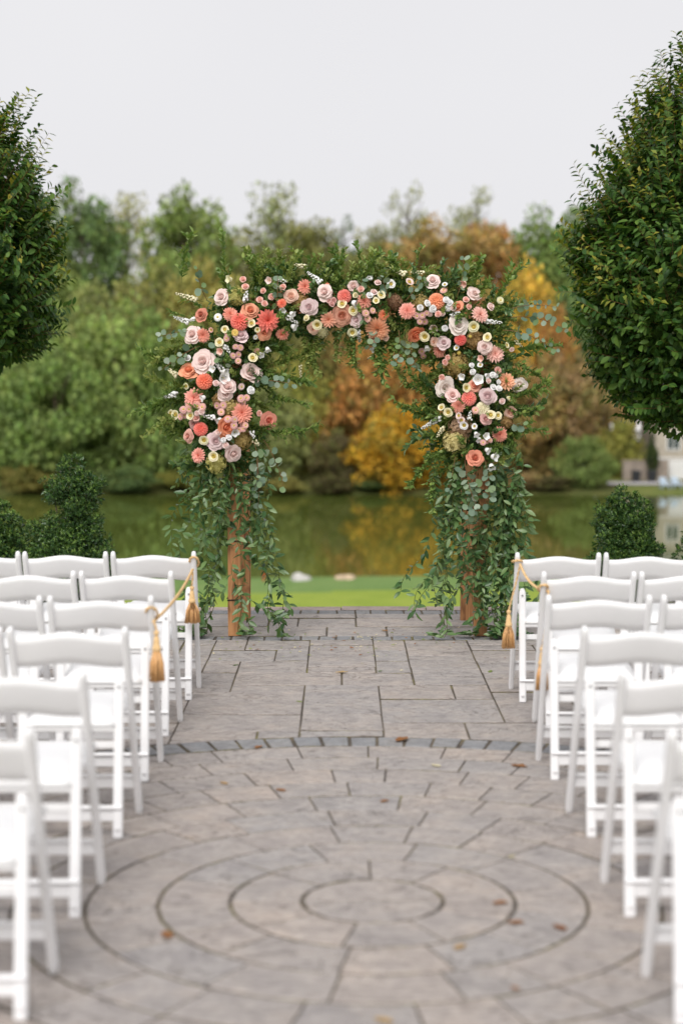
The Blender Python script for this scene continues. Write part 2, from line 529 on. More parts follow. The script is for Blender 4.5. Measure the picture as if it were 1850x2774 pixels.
def inset(poly, d):
    P = [Vector(p) for p in poly]; n = len(P); out = []
    area = sum(P[i].x * P[(i + 1) % n].y - P[(i + 1) % n].x * P[i].y for i in range(n))
    if area < 0: P.reverse()
    for i in range(n):
        a, b, c = P[i - 1], P[i], P[(i + 1) % n]
        e1, e2 = (b - a), (c - b)
        if e1.length < 1e-6 or e2.length < 1e-6: out.append(b.copy()); continue
        e1.normalize(); e2.normalize()
        n1, n2 = Vector((-e1.y, e1.x)), Vector((-e2.y, e2.x))
        k = n1 + n2
        if k.length < 0.3: out.append(b + n1 * d); continue
        k = k / max(0.35, (1 + n1.dot(n2)))
        out.append(b + k * d)
    return out

hidden = {}
def stone(poly, joint, name, m, rough=0.0015, lift=1.0):
    P = inset(poly, joint / 2)
    n = len(P)
    P = [p + Vector((random.uniform(-1, 1), random.uniform(-1, 1))) * rough for p in P]
    T = inset(P, 0.004)
    cx = sum(p.x for p in P) / n; cy = sum(p.y for p in P) / n
    h = random.uniform(-0.003, 0.003) * lift; tx = random.uniform(-1, 1) * 0.004 * lift; ty = random.uniform(-1, 1) * 0.004 * lift
    z = lambda p: h + (p.x - cx) * tx + (p.y - cy) * ty
    V = [(p.x - cx, p.y - cy, z(p)) for p in T] + [(p.x - cx, p.y - cy, z(p) - 0.003) for p in P] + [(p.x - cx, p.y - cy, -0.03) for p in P]
    F = [tuple(range(n))]
    for k in (0, n):
        for i in range(n):
            j = (i + 1) % n
            F.append((k + i, k + n + i, k + n + j, k + j))
    seen = any(in_view(p.x, p.y) for p in P)
    if seen:
        me = mk(name, V, F, m); me.materials.append(M_sand)
        me.polygons.foreach_set('material_index', [0] * (1 + n) + [1] * n)
        o = link(name, me, patio)
        o.location = (cx, cy, 0)
    else:
        mb = hidden.setdefault((name, m.name), (MB(), m))[0]
        mb.add([(x + cx, y + cy, zz) for x, y, zz in V], F)

# rings of the circle
def sector(r0, r1, a0, a1):
    k = max(2, int((a1 - a0) * r1 / 0.09))
    A = [a0 + (a1 - a0) * i / k for i in range(k + 1)]
    out = [(r1 * math.cos(a), DC + r1 * math.sin(a)) for a in A]
    if r0 > 0.01: out += [(r0 * math.cos(a), DC + r0 * math.sin(a)) for a in reversed(A)]
    return out
stone(sector(0, RR_ - 0.003, 0, math.pi), 0.007, 'flagstone', M_flag, 0.0005, 0.3)
stone(sector(0, RR_ - 0.003, math.pi, 2 * math.pi), 0.007, 'flagstone', M_flag, 0.0005, 0.3)
for k, n in zip(range(2, 11), (9, 13, 17, 22, 27, 32, 36, 41, 46)):
    cuts = []
    a = 0.4 + k * 2.39996
    wts = [random.uniform(0.75, 1.3) for _ in range(n)]
    s_ = sum(wts)
    for q_ in wts:
        cuts.append(a); a += 2 * math.pi * q_ / s_
    cuts.append(cuts[0] + 2 * math.pi)
    for i in range(n):
        stone(sector((k - 1) * RR_ + 0.0026, k * RR_ - 0.0026, cuts[i], cuts[i + 1]), 0.0064, 'flagstone', M_flag, 0.0006, 0.3)
RB0, RB1 = 10 * RR_ + 0.005, 10 * RR_ + 0.205
nb = 118
for i in range(nb):
    a0 = 2 * math.pi * i / nb
    stone(sector(RB0, RB1, a0, a0 + 2 * math.pi / nb), random.uniform(0.012, 0.02), 'cobble', M_cob, 0.003)
RO = RB1 + 0.006

# random ashlar flags round the circle, module 0.2 m
MOD = 0.2
GX0, GY0 = -4.3, -2.97
def pack(x0, x1, y0, y1, modx, mody, fixed=()):
    """the laying pattern with the shortest straight joints out of forty tries"""
    best = None
    for seed in range(40):
        r = pack1(x0, x1, y0, y1, modx, mody, fixed, random.Random(seed))
        lines = {}
        for a, b, c, d in r:
            if abs(b) < 2.2 and d > 7.6: lines.setdefault(round(b, 3), []).append((c, d))
        sc_ = 0
        for v in lines.values():
            v.sort(); run0, run1 = v[0]
            for c, d in v[1:] + [(1e9, 1e9)]:
                if c - run1 < 0.05: run1 = max(run1, d)
                else: sc_ += (run1 - run0) ** 2.5; run0, run1 = c, d
        if best is None or sc_ < best[0]: best = (sc_, r)
    return best[1]

def pack1(x0, x1, y0, y1, modx, mody, fixed, rp):
    nx = int(round((x1 - x0) / modx)); ny = int(round((y1 - y0) / mody))
    g = [[0] * nx for _ in range(ny)]
    rects = []
    def put(i, j, w_, h_):
        for b in range(h_):
            for a in range(w_): g[j + b][i + a] = 1
        rects.append((x0 + i * modx, x0 + (i + w_) * modx, y0 + j * mody, y0 + (j + h_) * mody))
    for f in fixed: put(*f)
    sizes = [(2, 4), (3, 2), (2, 2), (3, 1), (2, 1), (2, 3), (4, 2), (1, 2), (3, 3), (2, 2), (3, 2), (4, 1)]
    for j in range(ny):
        for i in range(nx):
            if g[j][i]: continue
            rp.shuffle(sizes)
            for w_, h_ in sizes + [(2, 1), (1, 1)]:
                if i + w_ <= nx and j + h_ <= ny and all(not g[j + b][i + a] for a in range(w_) for b in range(h_)):
                    put(i, j, w_, h_); break
    return rects

def clip_circle(r):
    x0, x1, y0, y1 = r
    def edge(p, q_):
        n = max(1, int(math.dist(p, q_) / 0.07))
        return [(p[0] + (q_[0] - p[0]) * i / n, p[1] + (q_[1] - p[1]) * i / n) for i in range(n)]
    cor = [(x0, y0), (x1, y0), (x1, y1), (x0, y1)]
    ins = [math.hypot(x, y - DC) < RO for x, y in cor]
    near = math.hypot(min(max(0, x0), x1), min(max(DC, y0), y1) - DC)
    if near >= RO: return cor
    if all(ins): return None
    up = (y0 + y1) / 2 > DC
    out = []
    for i in range(4):
        for x, y in edge(cor[i], cor[(i + 1) % 4]):
            if math.hypot(x, y - DC) < RO and abs(x) < RO:
                yy = math.sqrt(RO * RO - x * x)
                y = DC + yy if up else DC - yy
                if y > y1 or y < y0:
                    y = y1 if up else y0
            if not out or math.dist(out[-1], (x, y)) > 0.012: out.append((x, y))
    if len(out) > 1 and math.dist(out[0], out[-1]) < 0.012: out.pop()
    A = abs(sum(out[i][0] * out[(i + 1) % len(out)][1] - out[(i + 1) % len(out)][0] * out[i][1] for i in range(len(out)))) / 2 if len(out) > 2 else 0
    return out if A > 0.006 else None

ic = int(round((-0.3 - GX0) / MOD))
jc = lambda y: int(round((y - GY0) / MOD))
top = jc(10.90)
GYm = (10.90 - GY0) / (top)
fixed = [(ic, top - 1, 2, 1), (ic, top - 5, 2, 4), (ic, top - 6, 2, 1), (ic - 2, top - 8, 3, 2), (ic + 1, top - 8, 2, 2), (ic, top - 12, 2, 4), (ic, top - 14, 2, 2), (ic, top - 15, 2, 1)]
for r in pack(GX0, 4.1, GY0, 10.90, MOD, GYm, fixed):
    p = clip_circle((r[0], r[1], r[2] + 0.003, r[3] - 0.003))
    if p: stone(p, random.uniform(0.007, 0.011), 'flagstone', M_flag, 0.002)
# soldier course, upper flags, second course, coping
x = -4.25
while x < 4.1:
    L = random.uniform(0.105, 0.135)
    stone([(x, 10.905), (x + L, 10.905), (x + L, 11.065), (x, 11.065)], random.uniform(0.010, 0.016), 'cobble', M_cob, 0.003); x += L
for r in pack(-4.2, 4.2, 11.07, 12.10, 0.2, 0.206): 
    x0, x1, y0, y1 = r; y0 += 0.003; y1 -= 0.003
    stone([(x0, y0), (x1, y0), (x1, y1), (x0, y1)], random.uniform(0.009, 0.015), 'flagstone', M_flag, 0.002)
x = -4.25
while x < 4.1:
    L = random.uniform(0.105, 0.14)
    stone([(x, 12.105), (x + L, 12.105), (x + L, 12.295), (x, 12.295)], random.uniform(0.010, 0.016), 'cobble', M_cob, 0.003); x += L
x = -4.3
while x < 4.1:
    L = random.uniform(0.55, 0.65)
    stone([(x, 12.30), (x + L, 12.30), (x + L, 12.49), (x, 12.49)], 0.007, 'coping_stone', M_cope, 0.001); x += L
for (nm, _), (mb, m) in hidden.items():
    tag(mb.obj(nm, m, patio), kind='stuff')
for sx in (-1, 1):
    bd = MB()
    xs2 = np.linspace(1.35, 5.5, 22); ys2 = np.linspace(12.5, 14.6, 10)
    V = [(sx * a, b, float(lawn_z(np.array(sx * a), np.array(b))) + 0.02 + 0.03 * math.sin(a * 9) * math.sin(b * 7)) for b in ys2 for a in xs2]
    F = [(j * 22 + i, j * 22 + i + 1, j * 22 + 23 + i, j * 22 + 22 + i)[::sx] for j in range(9) for i in range(21)]
    bd.add(V, F)
    tag(bd.obj('planting_bed', M_mulch, smooth=True), kind='structure')

# ------------------------------------------------------------------ folding chairs
W2 = 0.222
def chair_meshes():
    ms = []
    A, B = Vector((0, 0.372, 0)), Vector((0, 0.005, 0.778))
    ax = Vector((1, 0, 0)); d = (B - A).normalized(); ay = d.cross(ax)
    for s in (-1, 1):
        x = s * (W2 - 0.0125)
        f = lambda t: Vector((x, A.y + (B.y - A.y) * t, A.z + (B.z - A.z) * t))
        mb = MB().sweep([(f(0), 0.011, 0.018), (f(0.02), 0.0125, 0.02), (f(0.6), 0.0125, 0.021), (f(0.965), 0.0125, 0.02), (f(0.985), 0.0115, 0.018), (f(0.996), 0.009, 0.014), (f(1.0), 0.005, 0.009)], ax, ay)
        ms.append(('post', mb.mesh('post', M_white)))
    C, D_ = Vector((0, 0.0, 0)), Vector((0, 0.086, 0.585))
    d2 = (D_ - C).normalized(); ay2 = d2.cross(ax)
    for s in (-1, 1):
        x = s * (W2 - 0.025 - 0.0195)
        f = lambda t: Vector((x, C.y + (D_.y - C.y) * t, C.z + (D_.z - C.z) * t))
        mb = MB().sweep([(f(0), 0.0165, 0.011), (f(0.01), 0.0175, 0.012), (f(0.93), 0.0175, 0.0125), (f(0.965), 0.016, 0.012), (f(0.99), 0.011, 0.010), (f(1), 0.006, 0.007)], ax, ay2)
        # small moulded lug on the foot
        mb.sweep([((x, -0.012, 0.033), 0.009, 0.004), ((x, -0.0165, 0.037), 0.009, 0.004)], ax, (0, 0, 1))
        ms.append(('rear_leg', mb.mesh('rear_leg', M_white)))
    # back panel, bowed and arched
    n = 17
    V = []; F = []
    wp = W2 - 0.024
    for k, off in ((0, -0.007), (1, 0.007)):
        for j in range(5):
            for i in range(n):
                u = -1 + 2 * i / (n - 1)
                sm = (0.5 + 0.5 * math.cos(math.pi * min(1, abs(u) / 0.92)))
                zt = 0.742 + 0.021 * sm
                zb = 0.622 + 0.018 * sm
                t = j / 4
                rnd = 0.006 * (1 if j == 4 else 0)
                z = zb + (zt - zb) * t
                y = 0.372 + (0.005 - 0.372) * z / 0.778 - 0.022 * (1 - u * u) + off * (0.45 if j in (0, 4) else 1)
                V.append((u * wp, y, z))
    N = 5 * n
    for j in range(4):
        for i in range(n - 1):
            a = j * n + i
            F.append((a, a + 1, a + n + 1, a + n)); F.append((N + a, N + a + n, N + a + n + 1, N + a + 1))
    for i in range(n - 1):
        F.append((i, N + i, N + i + 1, i + 1)); a = 4 * n + i; F.append((a, a + 1, N + a + 1, N + a))
    ms.append(('back_panel', mk('back_panel', V, F, M_white, True)))
    # seat frame and cushion
    mb = MB()
    sw = W2 - 0.06
    for s in (-1, 1):
        mb.sweep([((s * sw, 0.055, 0.405), 0.012, 0.020), ((s * sw, 0.44, 0.437), 0.012, 0.020)], (1, 0, 0), (0, 0, 1))
    mb.sweep([((-sw, 0.06, 0.402), 0.012, 0.019), ((sw, 0.06, 0.402), 0.012, 0.019)], (0, 1, 0), (0, 0, 1))
    mb.sweep([((-sw, 0.432, 0.436), 0.012, 0.019), ((sw, 0.432, 0.436), 0.012, 0.019)], (0, 1, 0), (0, 0, 1))
    ms.append(('seat_frame', mb.mesh('seat_frame', M_white)))
    V = []; F = []; nx, ny = 11, 11
    for j in range(ny):
        for i in range(nx):
            u, v = -1 + 2 * i / (nx - 1), -1 + 2 * j / (ny - 1)
            r = max(abs(u), abs(v))
            wx = (sw + 0.004) * (1 + 0.12 * max(0, v))
            z = 0.424 + 0.0325 * (v + 1) / 2 + 0.024 * (1 - r ** 6)
            V.append((u * wx * (1 - 0.06 * max(0, abs(v) - 0.8)), 0.245 + v * 0.205, z))
    for j in range(ny - 1):
        for i in range(nx - 1):
            a = j * nx + i; F.append((a, a + 1, a + nx + 1, a + nx))
    rim = [i for i in range(nx)] + [j * nx + nx - 1 for j in range(1, ny)] + [(ny - 1) * nx + i for i in range(nx - 2, -1, -1)] + [j * nx for j in range(ny - 2, 0, -1)]
    b0 = len(V)
    for i in rim: V.append((V[i][0], V[i][1], V[i][2] - 0.016))
    for k in range(len(rim)):
        k2 = (k + 1) % len(rim); F.append((rim[k], b0 + k, b0 + k2, rim[k2]))
    ms.append(('seat_cushion', mk('seat_cushion', V, F, M_seat, True)))
    # stretchers: ridge over a flat web
    mb = MB()
    xw = W2 - 0.062
    mb.sweep([((-xw - 0.033, 0.009, 0.112), 0.016, 0.0055), ((xw + 0.033, 0.009, 0.112), 0.016, 0.0055)], (0, 1, 0), (0, 0, 1), 0.45)
    mb.sweep([((-xw, 0.013, 0.083), 0.006, 0.024), ((xw, 0.013, 0.083), 0.006, 0.024)], (0, 1, 0), (0, 0, 1))
    ms.append(('rear_stretcher', mb.mesh('rear_stretcher', M_white)))
    mb = MB(); xf = W2 - 0.026
    mb.sweep([((-xf, 0.305, 0.160), 0.014, 0.006), ((xf, 0.305, 0.160), 0.014, 0.006)], (0, 1, 0), (0, 0, 1), 0.45)
    mb.sweep([((-xf, 0.312, 0.132), 0.006, 0.021), ((xf, 0.312, 0.132), 0.006, 0.021)], (0, 1, 0), (0, 0, 1))
    ms.append(('front_stretcher', mb.mesh('front_stretcher', M_white)))
    for s_ in (-1, 1):
        mb = MB().tube([(s_ * (W2 - 0.001), 0.105, 0.565), (s_ * (W2 + 0.003), 0.105, 0.565)], 0.006, 8)
        ms.append(('bolt', mb.mesh('bolt', M_bolt)))
        mb = MB().tube([(s_ * (W2 - 0.044), 0.066, 0.55), (s_ * (W2 - 0.044), 0.062, 0.55)], 0.005, 8)
        ms.append(('bolt', mb.mesh('bolt', M_bolt)))
    mb = MB(); xb = W2 - 0.064
    mb.sweep([((-xb, 0.08, 0.330), 0.006, 0.014), ((xb, 0.08, 0.330), 0.006, 0.014)], (0, 1, 0), (0, 0, 1))
    ms.append(('seat_rail', mb.mesh('seat_rail', M_white)))
    return ms
CM = chair_meshes()
ORD = ['front', 'second', 'third', 'fourth', 'fifth', 'nearest']
LX = [-0.857, -0.887, -0.881, -0.878, -0.893, -0.903]; LY = [8.86, 7.965, 7.065, 6.185, 5.26, 4.40]
RX = [0.796, 0.831, 0.751, 0.775, 0.761, 0.745]; RY = [8.80, 7.94, 7.09, 6.20, 5.265, 4.37]
def chair(x, y, rz, label, group):
    r = empty('folding_chair', (x, y, 0.001))
    r.rotation_euler.z = rz
    tag(r, label, 'chair', group)
    for nm, me in CM: link(nm, me, r)
    return r
chairs = {}
POS = ['the aisle', 'next to the aisle chair', 'third from the aisle']
for side, XX, YY, cnt in (('left', LX, LY, (3, 3, 2, 2, 1, 1)), ('right', RX, RY, (3, 2, 2, 2, 1, 1))):
    s = -1 if side == 'left' else 1
    for i in range(6):
        for k in range(cnt[i]):
            gap = 0.458 if i != 2 else (0.464 if side == 'left' else 0.482)
            x = XX[i] + s * (W2 + k * gap)
            rope = ' with gold tassel' if k == 0 and (side, i) in (('left', 0), ('left', 2), ('right', 0), ('right', 1)) else ''
            rown = {0: 'front row by the shrubs', 5: 'row nearest the camera'}.get(i, ORD[i] + ' row from the arch')
            where = ('aisle chair' if k == 0 else ('chair beside the aisle chair' if k == 1 else 'chair third from the aisle'))
            chairs[side, i, k] = chair(x, YY[i] + random.uniform(-0.008, 0.008) * (k > 0), random.uniform(-0.018, 0.018) + (s * -0.015 if i in (0,) and side == 'right' else 0),
                  'white folding %s%s, %s, %s block' % (where, rope, rown, side), 'white folding chairs %s of the aisle' % side)

# ------------------------------------------------------------------ tasselled ropes
def tassel(parent, p, fl, hw, lean=0.0):
    """p: where the cord ends; fl: fringe length; hw: half width at the hem"""
    t = empty('tassel', p, parent)
    t.rotation_euler.y = lean
    mb = MB()
    mb.lathe([(0.003, 0.0), (0.009, -0.004), (0.012, -0.012), (0.009, -0.020), (0.007, -0.023), (0.010, -0.030), (0.013, -0.050), (0.015, -0.070), (0.018, -0.074), (0.018, -0.084), (0.016, -0.088)], 18, 0.03)
    mb.obj('tassel_head', M_rope, t, True)
    mb = MB()
    rr = random.Random(int(fl * 1e4))
    hw *= 1.2
    for i in range(150):
        a = rr.random() * 6.283; q_ = math.sqrt(rr.random())
        r0, r1 = 0.013 * q_, hw * q_ * rr.uniform(0.9, 1.06)
        l = fl * rr.uniform(0.95, 1.03)
        b = a + rr.uniform(-0.15, 0.15)
        mb.tube([(r0 * math.cos(a), r0 * math.sin(a), -0.085), (0.6 * (r0 + r1) * math.cos((a + b) / 2), 0.6 * (r0 + r1) * math.sin((a + b) / 2), -0.085 - l * 0.4), (r1 * math.cos(b), r1 * math.sin(b), -0.085 - l)], 0.0024, 4)
    mb.obj('fringe', M_fringe, t, True)
    return t

def twist(mb, pts, r, turns_per_m=55):
    """two-strand twisted cord along pts"""
    P = [Vector(p) for p in pts]
    D = [0]
    for i in range(1, len(P)): D.append(D[-1] + (P[i] - P[i - 1]).length)
    n = max(8, int(D[-1] / 0.006))
    Q = []
    for i in range(n + 1):
        s = D[-1] * i / n
        k = max(0, min(len(D) - 2, next((j for j in range(len(D) - 1) if D[j + 1] >= s), len(D) - 2)))
        f = (s - D[k]) / max(1e-6, D[k + 1] - D[k])
        Q.append((P[k].lerp(P[k + 1], f), s))
    for ph in (0, math.pi):
        pp = []
        for i, (q_, s) in enumerate(Q):
            d = (Q[min(i + 1, n)][0] - Q[max(i - 1, 0)][0]).normalized()
            u = d.cross(Vector((0.1, 0.3, 1)) if abs(d.z) < 0.9 else Vector((0, 1, 0.1))).normalized(); v = d.cross(u)
            a = s * turns_per_m * 2 + ph
            pp.append(q_ + (u * math.cos(a) + v * math.sin(a)) * r * 0.55)
        mb.tube(pp, r * 0.7, 5)

def cat(a, b, sag, n=14, swing=0.0):
    a, b = Vector(a), Vector(b)
    return [a.lerp(b, i / n) + Vector((swing * math.sin(math.pi * i / n), 0, -sag * 4 * (i / n) * (1 - i / n))) for i in range(n + 1)]

def ring(c, rx, ry, dz, n=16, a0=0):
    return [(c[0] + rx * math.cos(a0 + 2 * math.pi * i / n), c[1] + ry * math.sin(a0 + 2 * math.pi * i / n), c[2] + dz * math.sin(a0 + 2 * math.pi * i / n)) for i in range(n + 1)]

def posttop(side, i, z):
    s = -1 if side == 'left' else 1
    XX, YY = (LX, LY) if side == 'left' else (RX, RY)
    return Vector((XX[i] + s * 0.0125, YY[i] + 0.372 - 0.367 * z / 0.778, z))

def rope_set(side, i, j, label, ra, rb):
    t = empty('tasselled_rope', posttop(side, i, 0.70))
    base = Vector(t.location)
    tag(t, label, 'rope')
    mb = MB()
    A, B = posttop(side, i, ra['z']), posttop(side, j, rb['z'])
    loc = lambda P: [Vector(p) - base for p in P]
    s = -1 if side == 'left' else 1
    twist(mb, loc(ring(A, 0.024, 0.034, ra['tilt'])), 0.0056)
    twist(mb, loc(ring(B, 0.024, 0.034, rb['tilt'])), 0.0056)
    P0 = A + Vector(ra['knot']); P1 = B + Vector(rb['knot'])
    twist(mb, loc(cat(P0, P1, ra['sag'], 16, -s * 0.012)), 0.0060)
    for K, q_ in ((P0, ra), (P1, rb)):
        H = K + Vector((q_['dx'], q_['dy'], -q_['cord']))
        twist(mb, loc([K, K.lerp(H, 0.4) + Vector((0.002, -0.002, 0)), H]), 0.0046, 60)
        tassel(t, H - base, q_['fl'], q_['hw'], q_.get('lean', 0))
    mb.obj('cord', M_rope, t, True)
rope_set('left', 0, 2, 'tan cord with two gold tassels along the left aisle chairs',
         dict(z=0.725, tilt=-0.03, knot=(-0.004, -0.040, -0.035), sag=0.012, dx=-0.004, dy=-0.004, cord=0.085, fl=0.108, hw=0.034),
         dict(z=0.705, tilt=-0.03, knot=(0.012, -0.036, -0.03), dx=0.012, dy=-0.004, cord=0.035, fl=0.128, hw=0.027))
rope_set('right', 0, 1, 'tan cord with two gold tassels along the right aisle chairs',
         dict(z=0.735, tilt=-0.008, knot=(0.012, -0.034, -0.01), sag=0.03, dx=-0.055, dy=0.02, cord=0.24, fl=0.115, hw=0.031),
         dict(z=0.700, tilt=-0.02, knot=(0.022, -0.03, -0.01), dx=-0.028, dy=-0.01, cord=0.26, fl=0.118, hw=0.024))

# ------------------------------------------------------------------ wooden arch
arch = empty('wooden_arch', (0.005, 11.45, 0.0))
tag(arch, 'orange brown wooden wedding arch on four square posts, hung with flowers', 'arch')
def lumber(x0, y0, z0, x1, y1, z1, hw, hd, name):
    a, b = Vector((x0, y0, z0)), Vector((x1, y1, z1))
    d = (b - a); L = d.length; d.normalize()
    q_ = d.to_track_quat('Z', 'Y').to_matrix().to_4x4()
    mb = MB()
    n = max(3, int(L / 0.18))
    secs = []
    for i in range(n + 1):
        j = lambda k: random.uniform(-k, k)
        secs.append(((j(0.0012), j(0.0012), L * i / n), hw + j(0.001), hd + j(0.001)))
    mb.sweep(secs, (1, 0, 0), (0, 1, 0), 0.07)
    return link(name, mb.mesh(name, M_wood), arch, Matrix.Translation(a - Vector(arch.location)) @ q_)
for s, xf, xr in ((-1, -0.797, -0.775), (1, 0.806, 0.768)):
    lumber(xf, 11.115, 0, xf, 11.115, 2.06, 0.043, 0.043, 'post')
    lumber(xr, 11.815, 0, xr, 11.815, 2.06, 0.043, 0.043, 'post')
    lumber((xf + xr) / 2, 11.04, 2.105, (xf + xr) / 2, 11.89, 2.105, 0.043, 0.043, 'side_beam')
    lumber((xf + xr) / 2 + s * -0.09, 11.12, 1.93, (xf + xr) / 2 + s * -0.09, 11.81, 1.93, 0.02, 0.043, 'side_rail')
for y in (11.115, 11.815):
    lumber(-0.86, y, 2.15, 0.87, y, 2.15, 0.043, 0.043, 'cross_beam')
for k in range(4):
    lumber(-0.5 + k * 0.34, 11.0, 2.215, -0.5 + k * 0.34, 11.93, 2.215, 0.02, 0.02, 'top_slat')
def tie(c, r):
    P = [Vector(c) + Vector((r * sx, r * sy, 0.003 * k)) - Vector(arch.location) for k, (sx, sy) in enumerate(((-1, -1), (1, -1), (1, 1), (-1, 1), (-1, -1)))]
    MB().tube(P, 0.004, 5).obj('wire_tie', M_tie, arch)
tie((-0.797, 11.115, 0.235), 0.047); tie((-0.797, 11.115, 0.62), 0.047); tie((0.806, 11.115, 0.52), 0.047); tie((0.806, 11.115, 0.95), 0.047)

# ------------------------------------------------------------------ flower shapes (axis = local +Z, unit radius)
def petal_strip(mb, az, dphi, prof, nu=4, notch=0.16, tone=None, wf=None):
    """a petal on a cup: prof(v) -> (r, z); rows v, columns u"""
    V = []; F = []; a = []
    nv = 5
    for j in range(nv):
        v = j / (nv - 1)
        for i in range(nu + 1):
            u = -1 + 2 * i / nu
            ve = v * (1 - notch * u * u)
            r, z = prof(ve)
            wd = dphi * (wf(v) if wf else (0.50 + 0.50 * math.sin(math.pi * (0.08 + 0.60 * v))))
            t = az + u * wd
            V.append((r * math.cos(t), r * math.sin(t), z + 0.02 * math.sin(3 * u + az * 5) * v))
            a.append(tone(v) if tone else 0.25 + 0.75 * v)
    for j in range(nv - 1):
        for i in range(nu):
            k = j * (nu + 1) + i
            F.append((k, k + 1, k + nu + 2, k + nu + 1))
    mb.add(V, F, a)

def rose(seed, layers, open_=1.0):
    rr = random.Random(seed); mb = MB(); inner = MB(); az = rr.random() * 6
    for li, (n, Rt, Zt, dp) in enumerate(layers):
        for k in range(n):
            az2 = az + 2 * math.pi * k / n + rr.uniform(-0.15, 0.15)
            Ro = Rt * (rr.uniform(0.84, 1.12) if li > 3 else rr.uniform(0.95, 1.05)) * (open_ if li > 2 else 1); Zo = Zt * rr.uniform(0.85, 1.12)
            roll = 0.10 * (li >= 3) * rr.uniform(0.5, 1.5)
            def prof(v, Ro=Ro, Zo=Zo, roll=roll, li=li):
                r = 0.06 + (Ro - 0.06) * (v ** (0.8 if li > 2 else 0.55)) + roll * v ** 6
                z = -0.32 + (Zo + 0.32) * math.sin(min(1.0, v * 0.98) * math.pi / 2) - roll * 1.1 * v ** 6
                return r, z
            t0 = 0.30 + 0.12 * li
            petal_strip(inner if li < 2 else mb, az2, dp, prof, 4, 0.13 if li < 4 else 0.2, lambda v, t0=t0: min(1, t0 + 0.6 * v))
        az += 0.9
    zt = layers[0][2]
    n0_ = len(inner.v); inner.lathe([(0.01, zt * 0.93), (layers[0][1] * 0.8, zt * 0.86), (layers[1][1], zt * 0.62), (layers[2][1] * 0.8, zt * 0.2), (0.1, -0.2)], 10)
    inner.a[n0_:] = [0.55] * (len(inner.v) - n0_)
    return mb, inner
RL = [(3, 0.11, 0.58, 1.5), (3, 0.22, 0.60, 1.4), (4, 0.36, 0.57, 1.15), (5, 0.54, 0.48, 1.0), (5, 0.76, 0.34, 0.95), (6, 0.98, 0.12, 0.80)]
RL2 = [(3, 0.14, 0.70, 1.5), (3, 0.28, 0.72, 1.4), (4, 0.46, 0.66, 1.15), (5, 0.70, 0.50, 1.0), (6, 0.95, 0.22, 0.85)]
LL = [(2, 0.16, 0.34, 1.5), (3, 0.34, 0.44, 1.3), (4, 0.64, 0.52, 1.1), (5, 0.93, 0.44, 0.95)]
SL = [(2, 0.16, 0.78, 1.6), (3, 0.38, 0.78, 1.5), (4, 0.68, 0.62, 1.2), (5, 0.94, 0.30, 1.0)]

def dahlia(seed, rows, n0, wd, curl=0.1):
    rr = random.Random(seed); mb = MB(); ctr = MB()
    for k in range(rows):
        f = k / (rows - 1)
        th = R(12) + (R(96) - R(12)) * f ** 0.85
        L = 0.34 + 0.66 * f ** 0.7
        n = int(n0 * (0.35 + 0.65 * f))
        for i in range(n):
            az = 2 * math.pi * (i + 0.5 * (k % 2)) / n + rr.uniform(-0.07, 0.07)
            t = th + rr.uniform(-0.1, 0.1); l = L * rr.uniform(0.9, 1.06)
            ca, sa = math.cos(az), math.sin(az)
            V = []; a = []
            for v, wv in ((0.15, 0.4), (0.5, 1.0), (0.8, 0.8), (1.0, 0.08)):
                tt = t - curl * (v - 0.5) * (1 if f > 0.4 else -0.4)
                r = l * v * math.sin(tt); z = l * v * math.cos(tt) * 0.8 + 0.02
                wdt = wd * wv * (0.45 + 0.55 * f)
                for sgn, dz in ((-1, 0.035), (0, 0), (1, 0.035)):
                    V.append((r * ca - sgn * wdt * sa, r * sa + sgn * wdt * ca, z + dz * wv))
                    a.append(min(1, 0.28 + 0.45 * f + 0.35 * v))
            F = []
            for j in range(3):
                q_ = j * 3; F += [(q_, q_ + 1, q_ + 4, q_ + 3), (q_ + 1, q_ + 2, q_ + 5, q_ + 4)]
            (ctr if f < 0.25 else mb).add(V, F, a)
    return mb, ctr

def pompon(seed, n=90):
    rr = random.Random(seed); mb = MB(); ctr = MB()
    for i in range(n):
        f = (i + 0.5) / n
        th = math.acos(1 - f * 1.25); az = i * 2.39996
        nrm = Vector((math.sin(th) * math.cos(az), math.sin(th) * math.sin(az), math.cos(th) * 0.8))
        e = Vector((math.cos(th) * math.cos(az), math.cos(th) * math.sin(az), -math.sin(th))); q_ = nrm.cross(e).normalized()
        s = 0.13 + 0.11 * f; V = []; a = []
        P = nrm * 0.72
        for v, wv, out in ((0, 0.5, -0.05), (0.5, 1, 0.14), (1.0, 0.6, 0.34)):
            for sg, up in ((-1, 0.09), (0, 0), (1, 0.09)):
                p = P + nrm * (out + up) + e * (v - 0.2) * s * 1.3 + q_ * sg * s * 0.62 * wv
                V.append(p); a.append(min(1, 0.35 + 0.35 * f + 0.5 * v * v))
        (ctr if f < 0.06 else mb).add(V, [(0, 1, 4, 3), (1, 2, 5, 4), (3, 4, 7, 6), (4, 5, 8, 7)], a)
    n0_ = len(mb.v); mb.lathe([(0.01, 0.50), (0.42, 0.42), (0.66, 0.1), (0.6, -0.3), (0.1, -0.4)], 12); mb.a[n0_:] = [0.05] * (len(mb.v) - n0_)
    return mb, ctr

